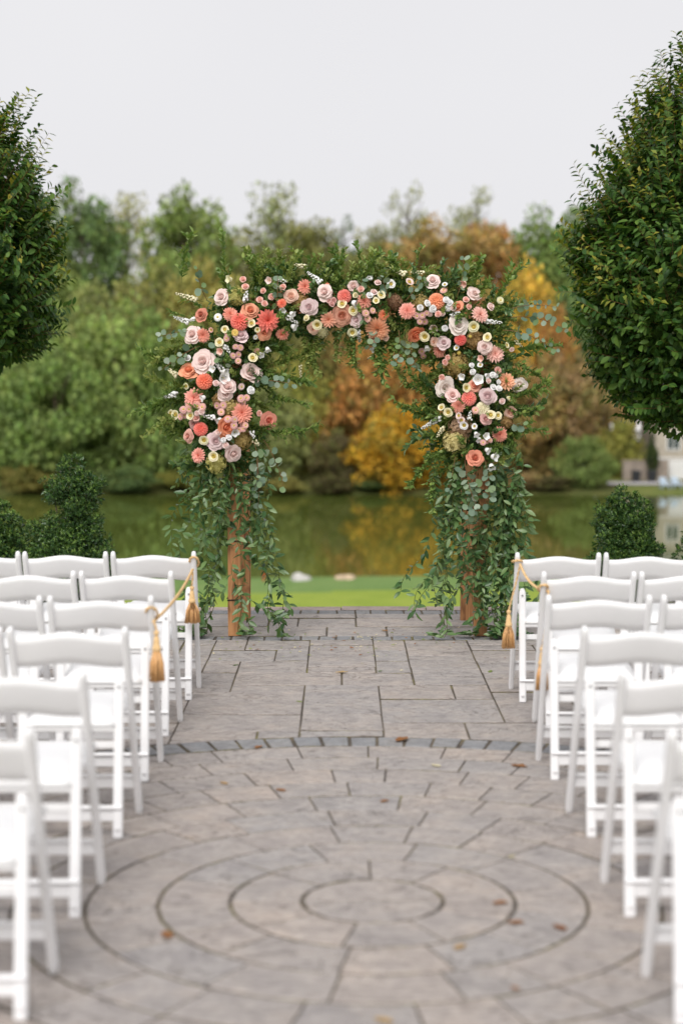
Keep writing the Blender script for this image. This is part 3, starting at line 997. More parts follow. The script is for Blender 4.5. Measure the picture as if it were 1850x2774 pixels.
def mum(seed):
    mb = MB()
    for k, (n, th, L) in enumerate(((14, 55, 0.75), (18, 75, 0.92), (18, 92, 1.0))):
        for i in range(n):
            az = 2 * math.pi * (i + 0.5 * (k % 2)) / n
            ca, sa = math.cos(az), math.sin(az); V = []; a = []
            for v, wv in ((0.2, 0.6), (0.65, 1), (1, 0.55)):
                r = L * v * math.sin(R(th)); z = 0.30 + L * v * math.cos(R(th)) * 0.8 - 0.1 * v * v
                for sg in (-1, 1): V.append((r * ca - sg * 0.12 * wv * sa, r * sa + sg * 0.12 * wv * ca, z)); a.append(0.4 + 0.6 * v)
            mb.add(V, [(0, 1, 3, 2), (2, 3, 5, 4)], a)
    c = MB().lathe([(0.01, 0.58), (0.16, 0.55), (0.28, 0.44), (0.31, 0.3)], 10)
    return mb, c

def hydrangea(seed):
    rr = random.Random(seed); mb = MB()
    for i in range(150):
        f = (i + 0.5) / 150
        th = math.acos(1 - f * 1.35); az = i * 2.39996 + rr.uniform(-0.2, 0.2)
        nrm = Vector((math.sin(th) * math.cos(az), math.sin(th) * math.sin(az), math.cos(th) * 0.75)) * rr.uniform(0.84, 1.04)
        d = (nrm.normalized() + Vector((rr.uniform(-0.5, 0.5), rr.uniform(-0.5, 0.5), rr.uniform(-0.5, 0.5)))).normalized()
        u = d.cross(Vector((0.3, 0.9, 0.2))).normalized(); v = d.cross(u); s = rr.uniform(0.13, 0.19); ro = rr.random() * 3
        tn = rr.random()
        for k in range(4):
            a0 = ro + k * math.pi / 2
            e = u * math.cos(a0) + v * math.sin(a0); g = d.cross(e)
            mb.add([nrm, nrm + e * s * 0.6 + g * s * 0.5 + d * 0.02, nrm + e * s * 1.1 + d * 0.03, nrm + e * s * 0.6 - g * s * 0.5 + d * 0.02], [(0, 1, 2, 3)], [0.2 * tn, tn, tn, tn])
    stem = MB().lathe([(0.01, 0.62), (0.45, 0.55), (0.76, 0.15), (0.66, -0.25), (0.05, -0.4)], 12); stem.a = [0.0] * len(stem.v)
    return mb, stem

def bell(seed):
    mb = MB(); n = 20
    prof = [(0.10, -0.6), (0.42, -0.45), (0.58, -0.1), (0.62, 0.25), (0.78, 0.55), (1.0, 0.68)]
    V = []; F = []; a = []
    for k, (r, z) in enumerate(prof):
        for j in range(n):
            t = 2 * math.pi * j / n
            lob = 1 + (0.10 * math.cos(5 * t) if k >= 4 else 0)
            V.append((r * lob * math.cos(t), r * lob * math.sin(t), z + (0.10 * math.cos(5 * t) if k >= 4 else 0))); a.append(0.8 + 0.2 * k / 5)
    for k in range(len(prof) - 1):
        for j in range(n):
            p, q_ = k * n + j, k * n + (j + 1) % n
            F.append((p, q_, q_ + n, p + n))
    mb.add(V, F, a)
    c = MB().tube([(0, 0, -0.5), (0.02, 0, 0.45)], 0.06, 5)
    return mb, c

def spike(seed, L, wd):
    """four-petalled florets up a stem of length L along +Z"""
    rr = random.Random(seed); mb = MB()
    n = max(8, int(L / 0.006))
    for i in range(n):
        t = i / n
        az = i * 2.4 + rr.uniform(-0.4, 0.4); s = (1 - 0.55 * t) * wd * 0.30 * rr.uniform(0.8, 1.2)
        c = Vector((math.cos(az) * wd * 0.32 * (1 - 0.6 * t), math.sin(az) * wd * 0.32 * (1 - 0.6 * t), L * t))
        d = (Vector((math.cos(az), math.sin(az), rr.uniform(-0.1, 0.6)))).normalized()
        u = d.cross(Vector((0.1, 0.2, 1))).normalized(); v = d.cross(u)
        V = [c - d * s * 0.7]
        for rr_, hh in ((0.75, -0.25), (1.0, 0.25), (0.55, 0.75)):
            for k in range(6):
                a0 = k * 1.0472 + az; lob = 1 + 0.22 * (k % 2)
                V.append(c + (u * math.cos(a0) + v * math.sin(a0)) * s * rr_ * lob + d * s * hh)
        V.append(c + d * s * 0.6)
        F = [(0, 1 + (k + 1) % 6, 1 + k) for k in range(6)] + [(19, 13 + k, 13 + (k + 1) % 6) for k in range(6)]
        for j in (1, 7): F += [(j + k, j + (k + 1) % 6, j + 6 + (k + 1) % 6, j + 6 + k) for k in range(6)]
        mb.add(V, F, [0.6] + [0.9] * 12 + [1.0] * 6 + [0.8])
    st = MB().tube([(0, 0, -0.05), (0, 0, L)], 0.002, 5)
    return mb.mesh('flower_spike', M_petal, True, True), st.mesh('flower_stem', M_stem, True)

def both(fn, seed, m1, m2, **k):
    a, b = fn(seed, **k)
    nm = fn.__name__
    return a.mesh(nm, m1, True, True), b.mesh(nm + '_center', m2, True, True)
SHAPE = {
    'R': [both(rose, s, M_petal, M_petal, layers=RL, open_=o) for s, o in ((1, 1.0), (2, 0.92), (3, 1.06), (4, 1.12), (7, 0.88), (8, 1.0), (9, 1.05))] + [both(rose, s, M_petal, M_petal, layers=RL2) for s in (5, 6, 10)],
    'L': [both(rose, s, M_petal, M_florc, layers=LL) for s in (11, 12)],
    'S': [both(rose, s, M_petal, M_petal, layers=SL) for s in (21, 22)],
    'D': [both(dahlia, s, M_petal2, M_petal2, rows=r, n0=n, wd=wd) for s, r, n, wd in ((31, 8, 22, 0.115), (32, 7, 18, 0.135), (33, 6, 16, 0.15))],
    'P': [both(pompon, 41, M_petal2, M_petal2)],
    'M': [both(mum, 51, M_petal, M_florc)],
    'H': [both(hydrangea, s, M_hyd, M_hyd) for s in (61, 62, 63)],
    'C': [both(bell, 71, M_petal, M_florc)],
    'Y': [(MB().lathe([(0.01, 0.9), (0.5, 0.8), (0.85, 0.4), (0.95, 0), (0.75, -0.5), (0.1, -0.85)], 12, 0.06).mesh('button', M_florc, True), None)],
}
NAME = {'R': 'rose', 'L': 'lisianthus', 'S': 'spray_rose', 'D': 'dahlia', 'P': 'ball_dahlia', 'M': 'button_chrysanthemum', 'H': 'hydrangea', 'C': 'bellflower', 'Y': 'billy_button', 'K': 'flower_spike'}
HUE = {k: lin(v) for k, v in dict(blush=(240, 218, 214), lilac=(226, 203, 206), white2=(244, 232, 226), peach=(236, 158, 118), terra=(205, 118, 90), coral=(238, 112, 96), salmon=(238, 158, 136),
    pinkpeach=(244, 202, 182), peachdahlia=(248, 176, 134), orange=(240, 142, 92), red=(226, 82, 76), pink=(240, 192, 180), mauve=(216, 168, 164), white=(252, 251, 248), cream=(244, 236, 196), creamy=(240, 236, 200),
    yellow=(236, 206, 100), lime=(196, 196, 112), bronze=(168, 138, 70), bronzelime=(186, 170, 96), brown=(140, 102, 62), salmonbrown=(222, 146, 124), salmontan=(230, 164, 134), salmonpink=(240, 166, 150),
    pinkcoral=(242, 132, 120), dustypeach=(226, 158, 130), pale=(226, 226, 186), fire=(240, 120, 84), peachball=(248, 158, 112), olivebronze=(178, 158, 82), peachpink=(238, 170, 144), pinkblush=(242, 208, 204),
    creamball=(244, 238, 208), mauvelime=(176, 148, 116), limepale=(206, 198, 134), terraorange=(222, 130, 96), peachorange=(238, 152, 106), coralorange=(244, 124, 88), coralpink=(240, 150, 128), dustypink=(222, 166, 152)).items()}
boost = lambda c: tuple(min(0.93, v * 0.88 + k * 0.17) for v, k in zip(c, (0.93, 0.74, 0.66)))
EXTRA = 34
FLOWERS = """H -0.765 2.196 0.104 lime
R -0.854 2.187 0.095 blush
S -0.721 2.297 0.038 pink
S -0.704 2.249 0.041 pink
R -0.981 2.075 0.081 terra
D -0.801 2.080 0.090 salmon
R -0.677 2.098 0.104 peach
P -0.741 2.031 0.104 coral
L -0.667 2.020 0.050 cream
L -0.833 1.982 0.045 cream
L -0.629 1.982 0.032 cream
R -1.038 1.950 0.104 blush
D -0.972 1.946 0.086 salmon
M -0.770 1.962 0.041 yellow
R -0.732 1.941 0.099 lilac
M -0.817 1.955 0.038 mauve
M -0.820 1.926 0.038 mauve
L -0.867 1.901 0.050 cream
M -0.766 1.872 0.038 mauve
M -0.737 1.868 0.038 mauve
M -0.784 1.816 0.038 mauve
M -0.751 1.825 0.038 mauve
M -0.634 1.852 0.036 pink
L -0.661 1.803 0.054 cream
C -0.611 1.827 0.038 white
D -0.563 2.039 0.137 coral
R -0.585 1.963 0.084 peach
D -0.475 1.953 0.079 salmon
S -0.591 2.224 0.036 pink
S -0.613 2.167 0.039 pink
S -0.582 2.143 0.036 pink
S -0.541 2.186 0.039 pink
D -0.475 2.146 0.058 fire
C -0.467 2.105 0.041 white
C -0.413 2.081 0.041 white
C -0.405 2.003 0.048 white
R -0.419 2.191 0.079 pinkpeach
D -0.331 2.253 0.092 salmon
H -0.360 2.167 0.096 bronze
R -0.305 2.125 0.094 lilac
R -0.202 2.215 0.111 blush
D -0.192 2.265 0.029 orange
S -0.178 2.163 0.036 mauve
S -0.151 2.163 0.036 mauve
S -0.163 2.139 0.036 mauve
P -0.082 2.191 0.084 pinkcoral
R -0.027 2.253 0.077 blush
S 0.021 2.234 0.036 pink
L -0.096 2.141 0.055 cream
R -0.099 2.072 0.123 dustypeach
D -0.183 2.044 0.099 salmontan
L -0.029 2.101 0.053 cream
L -0.252 2.015 0.058 cream
R -0.278 1.991 0.077 pinkpeach
H -0.221 1.967 0.063 pale
R -0.005 2.044 0.079 lilac
D 0.042 2.158 0.092 salmonbrown
C -0.022 2.148 0.053 white
L -0.032 1.967 0.055 pale
M 0.042 2.105 0.039 mauve
M 0.052 2.083 0.039 pink
M 0.062 2.048 0.041 pink
C -0.569 1.862 0.041 white
C -0.610 1.829 0.036 white
S 0.127 2.274 0.040 blush
S 0.102 2.214 0.042 blush
S 0.075 2.194 0.040 white
L 0.147 2.198 0.047 cream
L 0.116 2.160 0.040 cream
M 0.049 2.084 0.040 pink
M 0.093 2.100 0.037 pink
M 0.062 2.051 0.040 pink
D 0.165 2.075 0.065 orange
D 0.125 1.986 0.142 peachdahlia
R 0.103 1.935 0.070 pinkpeach
R 0.175 1.941 0.050 pinkpeach
H 0.232 2.156 0.088 brown
D 0.313 2.098 0.102 salmonpink
H 0.398 2.151 0.088 bronzelime
R 0.474 2.285 0.093 blush
P 0.497 2.160 0.097 peachball
S 0.392 2.118 0.037 white
S 0.435 2.145 0.037 white
S 0.470 2.111 0.042 white
S 0.453 2.082 0.033 blush
S 0.504 2.078 0.037 pink
S 0.533 2.082 0.031 blush
S 0.555 2.167 0.037 white
S 0.578 2.149 0.037 white
S 0.569 2.116 0.037 white
S 0.598 2.116 0.036 blush
R 0.634 2.125 0.070 peach
M 0.372 2.067 0.038 mauve
M 0.408 2.069 0.041 mauve
M 0.392 2.033 0.036 mauve
M 0.424 2.035 0.040 mauve
M 0.430 2.084 0.032 mauve
R 0.365 1.955 0.102 orange
L 0.426 1.941 0.061 cream
H 0.341 1.883 0.106 lime
C 0.440 1.872 0.043 white
M 0.409 1.847 0.041 mauve
M 0.420 1.818 0.036 mauve
R 0.545 1.901 0.070 lilac
D 0.519 1.852 0.088 salmonbrown
R 0.485 1.906 0.050 pinkpeach
R 0.628 2.013 0.106 white2
P 0.647 1.919 0.070 red
Y 0.640 1.836 0.026 yellow
H 0.625 1.767 0.131 olivebronze
S 0.555 1.778 0.037 pink
S 0.571 1.807 0.032 pink
C 0.105 1.863 0.041 white
R 0.735 2.205 0.079 blush
D 0.769 2.075 0.104 pink
L 0.729 2.000 0.061 pale
H 0.745 1.915 0.099 bronze
L 0.815 1.932 0.050 cream
R 0.800 1.874 0.081 blush
D 0.867 1.830 0.106 pink
S 0.681 2.169 0.036 pink
S 0.697 2.125 0.033 pink
D 0.888 1.726 0.050 pink
Y 0.709 1.939 0.020 yellow
C 0.661 1.690 0.043 white
C 0.758 1.671 0.062 white
R 0.742 1.630 0.089 peachpink
L 0.683 1.617 0.051 cream
R 0.555 1.620 0.111 white2
R 0.602 1.568 0.084 pinkblush
P 0.702 1.549 0.089 pinkcoral
R 0.823 1.566 0.100 lilac
D 0.942 1.657 0.111 peachdahlia
R 1.031 1.636 0.095 white2
S 0.850 1.698 0.034 white
S 0.871 1.692 0.030 white
S 0.823 1.660 0.033 blush
S 0.855 1.620 0.037 white
S 0.891 1.612 0.034 white
S 0.888 1.652 0.030 white
S 0.916 1.531 0.037 blush
S 0.536 1.682 0.038 pink
D 0.635 1.501 0.084 salmonbrown
P 0.792 1.485 0.084 creamball
R 0.976 1.463 0.084 pinkpeach
L 0.534 1.490 0.043 cream
L 0.575 1.463 0.053 cream
L 0.640 1.441 0.037 blush
L 0.840 1.444 0.054 cream
L 0.887 1.441 0.044 cream
M 0.740 1.474 0.044 pink
L 0.673 1.382 0.050 white
L 0.657 1.409 0.043 blush
R 0.808 1.420 0.084 mauve
H 0.654 1.366 0.130 mauvelime
H 0.619 1.279 0.127 limepale
H 0.952 1.398 0.068 bronze
D 0.901 1.322 0.095 salmon
C 0.746 1.328 0.039 white
C 0.768 1.293 0.039 white
C 0.806 1.312 0.044 white
M 0.790 1.271 0.036 mauve
M 0.815 1.279 0.034 mauve
M 0.836 1.285 0.034 mauve
C 0.818 1.225 0.046 white
C 0.859 1.182 0.054 white
C 0.848 1.122 0.050 white
R 0.742 1.171 0.095 terraorange
R -1.067 1.720 0.120 peachorange
P -0.965 1.658 0.096 coralorange
C -0.905 1.738 0.043 white
C -0.836 1.720 0.043 white
C -0.845 1.679 0.066 white
R -0.974 1.780 0.129 blush
R -0.677 1.708 0.120 blush
R -0.821 1.622 0.093 blush
R -0.831 1.580 0.093 blush
D -1.032 1.553 0.117 salmonpink
M -1.008 1.505 0.047 pink
M -0.972 1.496 0.047 pink
M -1.060 1.484 0.043 pink
M -1.099 1.475 0.049 mauve
M -1.117 1.433 0.043 mauve
M -1.090 1.442 0.042 mauve
M -1.071 1.511 0.037 pink
C -0.969 1.556 0.043 white
L -1.054 1.442 0.049 cream
L -1.153 1.445 0.055 cream
L -1.192 1.451 0.042 cream
S -1.018 1.424 0.043 pink
S -0.982 1.466 0.037 blush
S -1.012 1.457 0.031 blush
H -0.870 1.541 0.081 bronze
H -0.810 1.487 0.105 bronzelime
M -0.882 1.505 0.043 mauve
M -0.846 1.505 0.043 mauve
M -0.861 1.463 0.043 pink
M -0.732 1.547 0.048 mauve
M -0.699 1.553 0.041 pink
M -0.723 1.526 0.037 mauve
D -0.729 1.457 0.123 salmon
C -0.868 1.415 0.047 white
R -0.832 1.370 0.117 orange
M -0.816 1.415 0.045 mauve
M -0.777 1.415 0.043 mauve
M -0.778 1.379 0.043 mauve
M -0.726 1.385 0.043 mauve
M -0.708 1.379 0.037 pink
M -0.748 1.349 0.037 pink
M -0.724 1.352 0.037 mauve
C -0.775 1.340 0.049 white
R -1.033 1.388 0.066 mauve
P -0.991 1.355 0.084 coral
R -0.570 1.406 0.099 coralpink
S -0.624 1.454 0.036 pink
R -1.067 1.309 0.081 dustypink
R -0.898 1.279 0.105 lilac
S -0.877 1.337 0.037 blush
S -0.862 1.294 0.031 white
S -0.811 1.303 0.037 white
S -0.832 1.255 0.037 blush
S -0.844 1.288 0.031 white
L -0.968 1.288 0.055 pale
H -0.739 1.288 0.117 olivebronze
R -0.793 1.204 0.111 blush
D -1.007 1.189 0.093 salmonpink
H -0.896 1.138 0.111 lime
L -0.905 1.186 0.060 cream"""
SPIKES = """-0.696 2.230 -0.705 2.159 0.041 white
-1.162 2.217 -1.019 2.173 0.036 creamy
-1.172 2.066 -1.064 2.030 0.036 white
-1.058 2.041 -1.028 2.052 0.032 white
-0.837 1.883 -0.797 1.829 0.036 white
-0.445 2.062 -0.369 2.019 0.034 white
-0.321 2.351 -0.230 2.280 0.038 white
-0.406 2.399 -0.321 2.380 0.038 creamy
-0.516 2.299 -0.450 2.285 0.034 white
0.004 1.976 0.018 1.919 0.029 white
-0.365 1.757 -0.360 1.671 0.024 creamy
0.057 2.315 0.088 2.306 0.032 white
0.204 2.373 0.303 2.333 0.038 creamy
0.334 2.346 0.419 2.342 0.029 creamy
0.577 2.070 0.635 2.084 0.034 white
0.806 2.035 0.913 2.026 0.036 white
0.709 1.474 0.709 1.415 0.032 white
0.407 1.350 0.526 1.426 0.038 white
0.504 1.296 0.547 1.366 0.032 creamy
-0.977 1.439 -0.905 1.427 0.036 white
-0.903 1.792 -0.843 1.720 0.039 white
-1.209 1.738 -1.143 1.691 0.039 creamy
-1.246 1.553 -1.150 1.577 0.042 white
-0.671 1.337 -0.654 1.295 0.033 white
-0.654 1.277 -0.624 1.247 0.033 creamy
-0.005 1.968 0.017 1.905 0.032 white
1.004 1.910 1.045 1.874 0.027 creamy
0.062 1.794 0.125 1.843 0.027 creamy"""
GY = 10.93
# the garland's run: x, z, half thickness
PATH = [(-0.87, 1.12, 0.20), (-0.88, 1.40, 0.26), (-0.87, 1.70, 0.27), (-0.84, 1.95, 0.27), (-0.66, 2.12, 0.24), (-0.40, 2.13, 0.20), (-0.10, 2.13, 0.19), (0.20, 2.12, 0.19), (0.45, 2.13, 0.22), (0.68, 2.06, 0.26), (0.78, 1.85, 0.25), (0.77, 1.60, 0.25), (0.74, 1.38, 0.24), (0.74, 1.15, 0.20)]
PV = [Vector((a, 0, b)) for a, b, c in PATH]
def near_path(x, z):
    best = None
    p = Vector((x, 0, z))
    for i in range(len(PV) - 1):
        e = PV[i + 1] - PV[i]; t = max(0, min(1, (p - PV[i]).dot(e) / e.length_squared)); c = PV[i] + e * t
        d = (p - c).length
        if best is None or d < best[0]: best = (d, c, PATH[i][2] * (1 - t) + PATH[i + 1][2] * t)
    return best
def front_y(x, z):
    d, c, r = near_path(x, z)
    return 11.06 - 0.17 * math.sqrt(max(0, 1 - min(1, d / (r * 1.15)) ** 2))

garland = empty('flower_garland', (0, 11.0, 1.9))
tag(garland, 'peach, coral and blush flower garland with mixed greenery over the arch top', 'flower garland')
GB = Vector(garland.location)
cnt = {}
lines = FLOWERS.strip().split('\n')
spots = [(float(l.split()[1]), float(l.split()[2]), float(l.split()[3])) for l in lines]
rx = random.Random(12)
while EXTRA > 0:                       # small filler blooms in the gaps
    f_ = rx.random() * (len(PATH) - 1.001); i_ = int(f_); k_ = f_ - i_
    c_ = PV[i_].lerp(PV[i_ + 1], k_); r_ = PATH[i_][2] * 0.8
    x_, z_ = c_.x + rx.uniform(-r_, r_), c_.z + rx.uniform(-r_, r_)
    dm_ = rx.uniform(0.03, 0.05)
    if z_ < 1.22 or any(math.hypot(x_ - a_, z_ - b_) < (d_ + dm_) * 0.5 for a_, b_, d_ in spots): continue
    spots.append((x_, z_, dm_)); EXTRA -= 1
    lines.append('%s %.3f %.3f %.3f %s' % (rx.choice('SSLLMC'), x_, z_, dm_, rx.choice(('white', 'cream', 'blush', 'pink', 'white', 'pale'))))
for ln in lines:
    t, x, z, dm, hue = ln.split(); x, z, dm = float(x), float(z), float(dm)
    i = cnt[t] = cnt.get(t, 0) + 1
    sh = SHAPE[t][(i * 7 + int(dm * 1000)) % len(SHAPE[t])]
    d, c, r = near_path(x, z)
    out = Vector((x - c.x, 0, z - c.z)) / max(r, 0.1)
    face = Vector((0, -1, 0.14)) + out * 0.55 + Vector((random.gauss(0, 0.32), 0, random.gauss(0, 0.28)))
    if t == 'C': face += Vector((random.uniform(-0.8, 0.8), 0.4, -0.5))
    if t in 'HP': face = face + Vector((0, -0.4, 0))
    face.normalize()
    depth = {'H': 0.02, 'D': -0.03, 'R': -0.025, 'P': -0.02, 'S': -0.055, 'M': -0.05, 'L': -0.045, 'C': -0.055}.get(t, -0.03)
    y = front_y(x, z) + depth - 0.018 + random.uniform(-0.02, 0.02)
    q_ = face.to_track_quat('Z', 'Y') @ Euler((0, 0, random.random() * 6.28)).to_quaternion()
    sc_ = dm / 2 * {'R': 1.14, 'D': 1.16, 'P': 0.98, 'H': 1.2, 'C': 1.12}.get(t, 1.16)
    hc = boost(HUE[hue])
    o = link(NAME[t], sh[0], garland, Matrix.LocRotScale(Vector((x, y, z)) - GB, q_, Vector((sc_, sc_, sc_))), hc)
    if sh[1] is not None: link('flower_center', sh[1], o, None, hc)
for ln in SPIKES.strip().split('\n'):
    x0, z0, x1, z1, wd, hue = ln.split(); x0, z0, x1, z1, wd = map(float, (x0, z0, x1, z1, wd))
    d0, d1 = near_path(x0, z0)[0], near_path(x1, z1)[0]
    if d0 > d1: x0, z0, x1, z1 = x1, z1, x0, z0
    a = Vector((x0, front_y(x0, z0) - 0.05, z0)); b = Vector((x1, front_y(x1, z1) - 0.06, z1))
    d = b - a; q_ = d.to_track_quat('Z', 'Y'); L = d.length
    sh = spike(int(L * 1e5), L, wd)
    o = link('flower_spike', sh[0], garland, Matrix.LocRotScale(a - GB, q_, Vector((1, 1, 1))), boost(HUE[hue]))
    link('flower_stem', sh[1], o)

# greenery -------------------------------------------------
LEAF = leaf(0.56, 0.18, 0.10); LEAFW = leaf(0.40, 0.16, 0.16, 0.40); LLO = leaf_lo(0.5, 0.10, 0.12); RLEAF = round_leaf()
def sprig_mesh(seed, m, L=0.24, n=34, ls=0.024, bend=0.15, base=LEAF, pair=True):
    g = np.random.default_rng(seed)
    V0 = MB()
    bx, by = g.uniform(-bend, bend, 2)
    curve = lambda t: np.array([bx * t * t * L * 2, by * t * t * L * 2, L * t])
    pts = [curve(k / 6) for k in range(7)]
    V0.tube(pts, [0.0016] * 6 + [0.0007], 4)
    P, D, N, S = [], [], [], []
    side = []
    for k in range(n):
        t = 0.12 + 0.88 * k / n
        az = k * 2.4 + g.uniform(-0.4, 0.4)
        o = np.array([math.cos(az), math.sin(az), 0])
        P.append(curve(t)); D.append(o * (0.95 - 0.55 * t) + np.array([0, 0, 0.65 + 0.4 * t]) + g.normal(0, 0.12, 3)); N.append(o * -0.6 + np.array([0, 0, 1.0])); S.append(ls * g.uniform(0.7, 1.15) * (1.05 - 0.45 * t))
        if g.random() < 0.25:
            # a side twig tip
            e = o * 0.6 + np.array([0, 0, 0.8]); q0 = curve(t)
            ln_ = g.uniform(0.03, 0.07)
            V0.tube([q0, q0 + e * ln_], 0.0008, 3)
            for kk in range(5):
                tt = (kk + 1) / 5; a2 = kk * 2.4
                P.append(q0 + e * ln_ * tt); D.append(e * 0.7 + np.array([math.cos(a2), math.sin(a2), 0.2]) * 0.7); N.append(np.array([0, 0, 1.0]) + g.normal(0, 0.3, 3)); S.append(ls * g.uniform(0.6, 1.0))
    V, F = spread(base, mats4(P, D, N, S))
    V0.add(V, F, mi=1)
    return V0.mesh('sprig', [M_stem, m], True)
SPR = [sprig_mesh(100 + i, M_box, 0.22 + 0.02 * (i % 4), 36, 0.043) for i in range(5)]
SPRL = [sprig_mesh(120 + i, M_boxl, 0.20 + 0.02 * (i % 3), 34, 0.038) for i in range(3)]
SPRD = [sprig_mesh(140 + i, M_smil, 0.22, 20, 0.058, 0.2) for i in range(3)]

def path_at(t):
    f = t * (len(PATH) - 1); i = min(len(PATH) - 2, int(f)); k = f - i
    c = PV[i].lerp(PV[i + 1], k); tg = (PV[i + 1] - PV[i]).normalized(); r = PATH[i][2] * (1 - k) + PATH[i + 1][2] * k
    return c, tg, r
rs = random.Random(5)
for i in range(470):
    t = (i + rs.random()) / 470
    c, tg, r = path_at(t)
    nrm = Vector((tg.z, 0, -tg.x)) * -1           # outward of the arch
    u = rs.uniform(-1, 1)
    if 0.33 < t < 0.66 and u < -0.2 and rs.random() < 0.45: u = -u
    start = c + nrm * u * r * rs.uniform(0.35, 0.8)
    y = 11.08 - 0.13 * math.sqrt(max(0, 1 - u * u)) * rs.uniform(0.1, 1.0)
    d = nrm * (u * 1.1) + tg * rs.uniform(-0.7, 0.7) + Vector((0, rs.uniform(-0.4, 0.4), 0.12))
    if nrm.z < 0.3 and abs(nrm.x) > 0.5: d += Vector((0, 0, rs.uniform(-0.5, 0.5)))
    d.normalize()
    k = rs.random()
    up = abs(nrm.z) > 0.6 and u > 0.2
    fam = SPRL if k < (0.45 if up else 0.30) else (SPRD if k > 0.80 else SPR)
    s = rs.uniform(0.65, 1.15) * (1.0 if abs(u) > 0.4 else 0.75)
    q_ = d.to_track_quat('Z', 'Y') @ Euler((0, 0, rs.random() * 6.28)).to_quaternion()
    link('pale_huckleberry_sprig' if fam is SPRL else ('ruscus_sprig' if fam is SPRD else 'myrtle_sprig'), fam[i % len(fam)], garland, Matrix.LocRotScale(Vector((start.x, y, start.z)) - GB, q_, Vector((s, s, s))))
# short leafy tips poking out between the blooms
n_ = 0
while n_ < 85:
    c, tg, r = path_at(rs.random())
    x_, z_ = c.x + rs.uniform(-r, r) * 0.85, c.z + rs.uniform(-r, r) * 0.85
    if any(math.hypot(x_ - a_, z_ - b_) < d_ * 0.56 for a_, b_, d_ in spots): continue
    n_ += 1
    d = Vector((rs.gauss(0, 0.8), -0.55, rs.gauss(0.1, 0.8))).normalized()
    s = rs.uniform(0.34, 0.52)
    k = rs.random()
    fam, nm = (SPR, 'myrtle_sprig') if k < 0.5 else ((SPRL, 'pale_huckleberry_sprig') if k < 0.8 else (SPRD, 'ruscus_sprig'))
    q_ = d.to_track_quat('Z', 'Y') @ Euler((0, 0, rs.random() * 6.28)).to_quaternion()
    link(nm, fam[n_ % len(fam)], garland, Matrix.LocRotScale(Vector((x_, front_y(x_, z_) - 0.02, z_)) - GB, q_, Vector((s, s, s))))
# long stray sprigs seen against the trees (x, z, dx, dz, size, kind)
for x, z, dx, dz, s, k in ((-1.12, 2.28, 0.05, 1, 1.2, 0), (-0.83, 2.22, -0.12, 1, 1.3, 0), (-0.62, 2.24, 0.02, 1, 1.0, 1), (-0.48, 2.26, 0.5, 1, 1.1, 1), (-0.20, 2.22, -0.6, 1, 1.1, 0), (-0.13, 2.24, 0.05, 1, 1.0, 0), (0.02, 2.25, 0.25, 1, 1.15, 1), (0.30, 2.24, 0.2, 1, 0.9, 1),
                           (0.74, 2.17, 0.0, 1, 1.1, 0), (0.87, 2.15, 0.5, 1, 1.25, 0), (0.98, 1.86, 1, 0.1, 1.2, 0), (0.97, 1.78, 1, -0.25, 1.1, 0), (0.96, 1.55, 1, 0.25, 1.1, 0), (0.95, 1.36, 1, -0.22, 1.1, 0), (0.95, 1.44, 1, 0.1, 1.0, 2), (0.55, 1.47, -1, 0.0, 1.1, 0), (0.52, 1.55, -0.8, 0.5, 1.0, 0), (0.52, 1.33, -1, -0.25, 1.0, 2),
                           (-1.08, 1.90, -1, -0.22, 1.25, 1), (-1.10, 1.78, -1, 0.05, 1.2, 0), (-1.08, 1.62, -1, 0.20, 1.3, 1), (-1.1, 1.52, -1, -0.05, 1.3, 0), (-1.1, 1.45, -1, -0.3, 1.3, 1), (-0.60, 1.66, 1, 0.15, 1.3, 0), (-0.58, 1.55, 1, -0.05, 1.1, 0), (-0.56, 1.33, 1, -0.1, 1.15, 0), (-0.55, 1.78, 1, 0.12, 1.4, 1),
                           (-0.35, 1.98, 0.1, -1, 1.2, 1), (-0.22, 1.98, -0.5, -1, 1.0, 1), (-0.08, 1.99, 0.15, -1, 1.2, 1), (0.0, 1.98, -0.3, -1, 0.9, 0), (0.14, 2.0, -0.05, -1, 1.4, 0), (0.19, 1.97, 0.1, -1, 1.3, 1), (0.26, 1.98, 0.1, -1, 1.1, 0), (0.36, 1.97, 0.15, -1, 0.8, 1), (-0.63, 1.88, 0.05, -1, 1.3, 0), (0.60, 1.82, -0.3, -1, 1.0, 0), (0.50, 1.20, -0.7, -0.8, 1.0, 0), (0.49, 1.08, -0.25, -1, 1.0, 0)):
    d = Vector((dx, rs.uniform(-0.25, 0.1), dz)).normalized()
    fam, nm = ((SPR, 'myrtle_sprig'), (SPRL, 'pale_huckleberry_sprig'), (SPRD, 'ruscus_sprig'))[k]
    q_ = d.to_track_quat('Z', 'Y') @ Euler((0, 0, rs.random() * 6)).to_quaternion()
    link(nm, fam[rs.randrange(len(fam))], garland, Matrix.LocRotScale(Vector((x, 10.98 + rs.uniform(-0.04, 0.06), z)) - GB, q_, Vector((s, s, s))))
# dense filler leaves between the stems
g = np.random.default_rng(3)
P, D, N, S = [], [], [], []
for i in range(6500):
    c, tg, r = path_at(g.random())
    a = g.uniform(0, 6.283); q_ = math.sqrt(g.random())
    nrm = Vector((tg.z, 0, -tg.x)) * -1
    p = c + nrm * r * 0.86 * q_ * math.cos(a)
    P.append((p.x, 11.07 + 0.13 * q_ * math.sin(a), p.z)); D.append(g.normal(0, 1, 3) + np.array([0, -0.3, 0.0])); N.append(np.array([0, -0.6, 0.8]) + g.normal(0, 0.5, 3)); S.append(g.uniform(0.03, 0.056))
V, F = spread(LEAF, mats4(np.array(P) - np.array(GB), D, N, S))
tag(link('foliage', mk('foliage', V, F, M_dark, True), garland), kind='stuff')

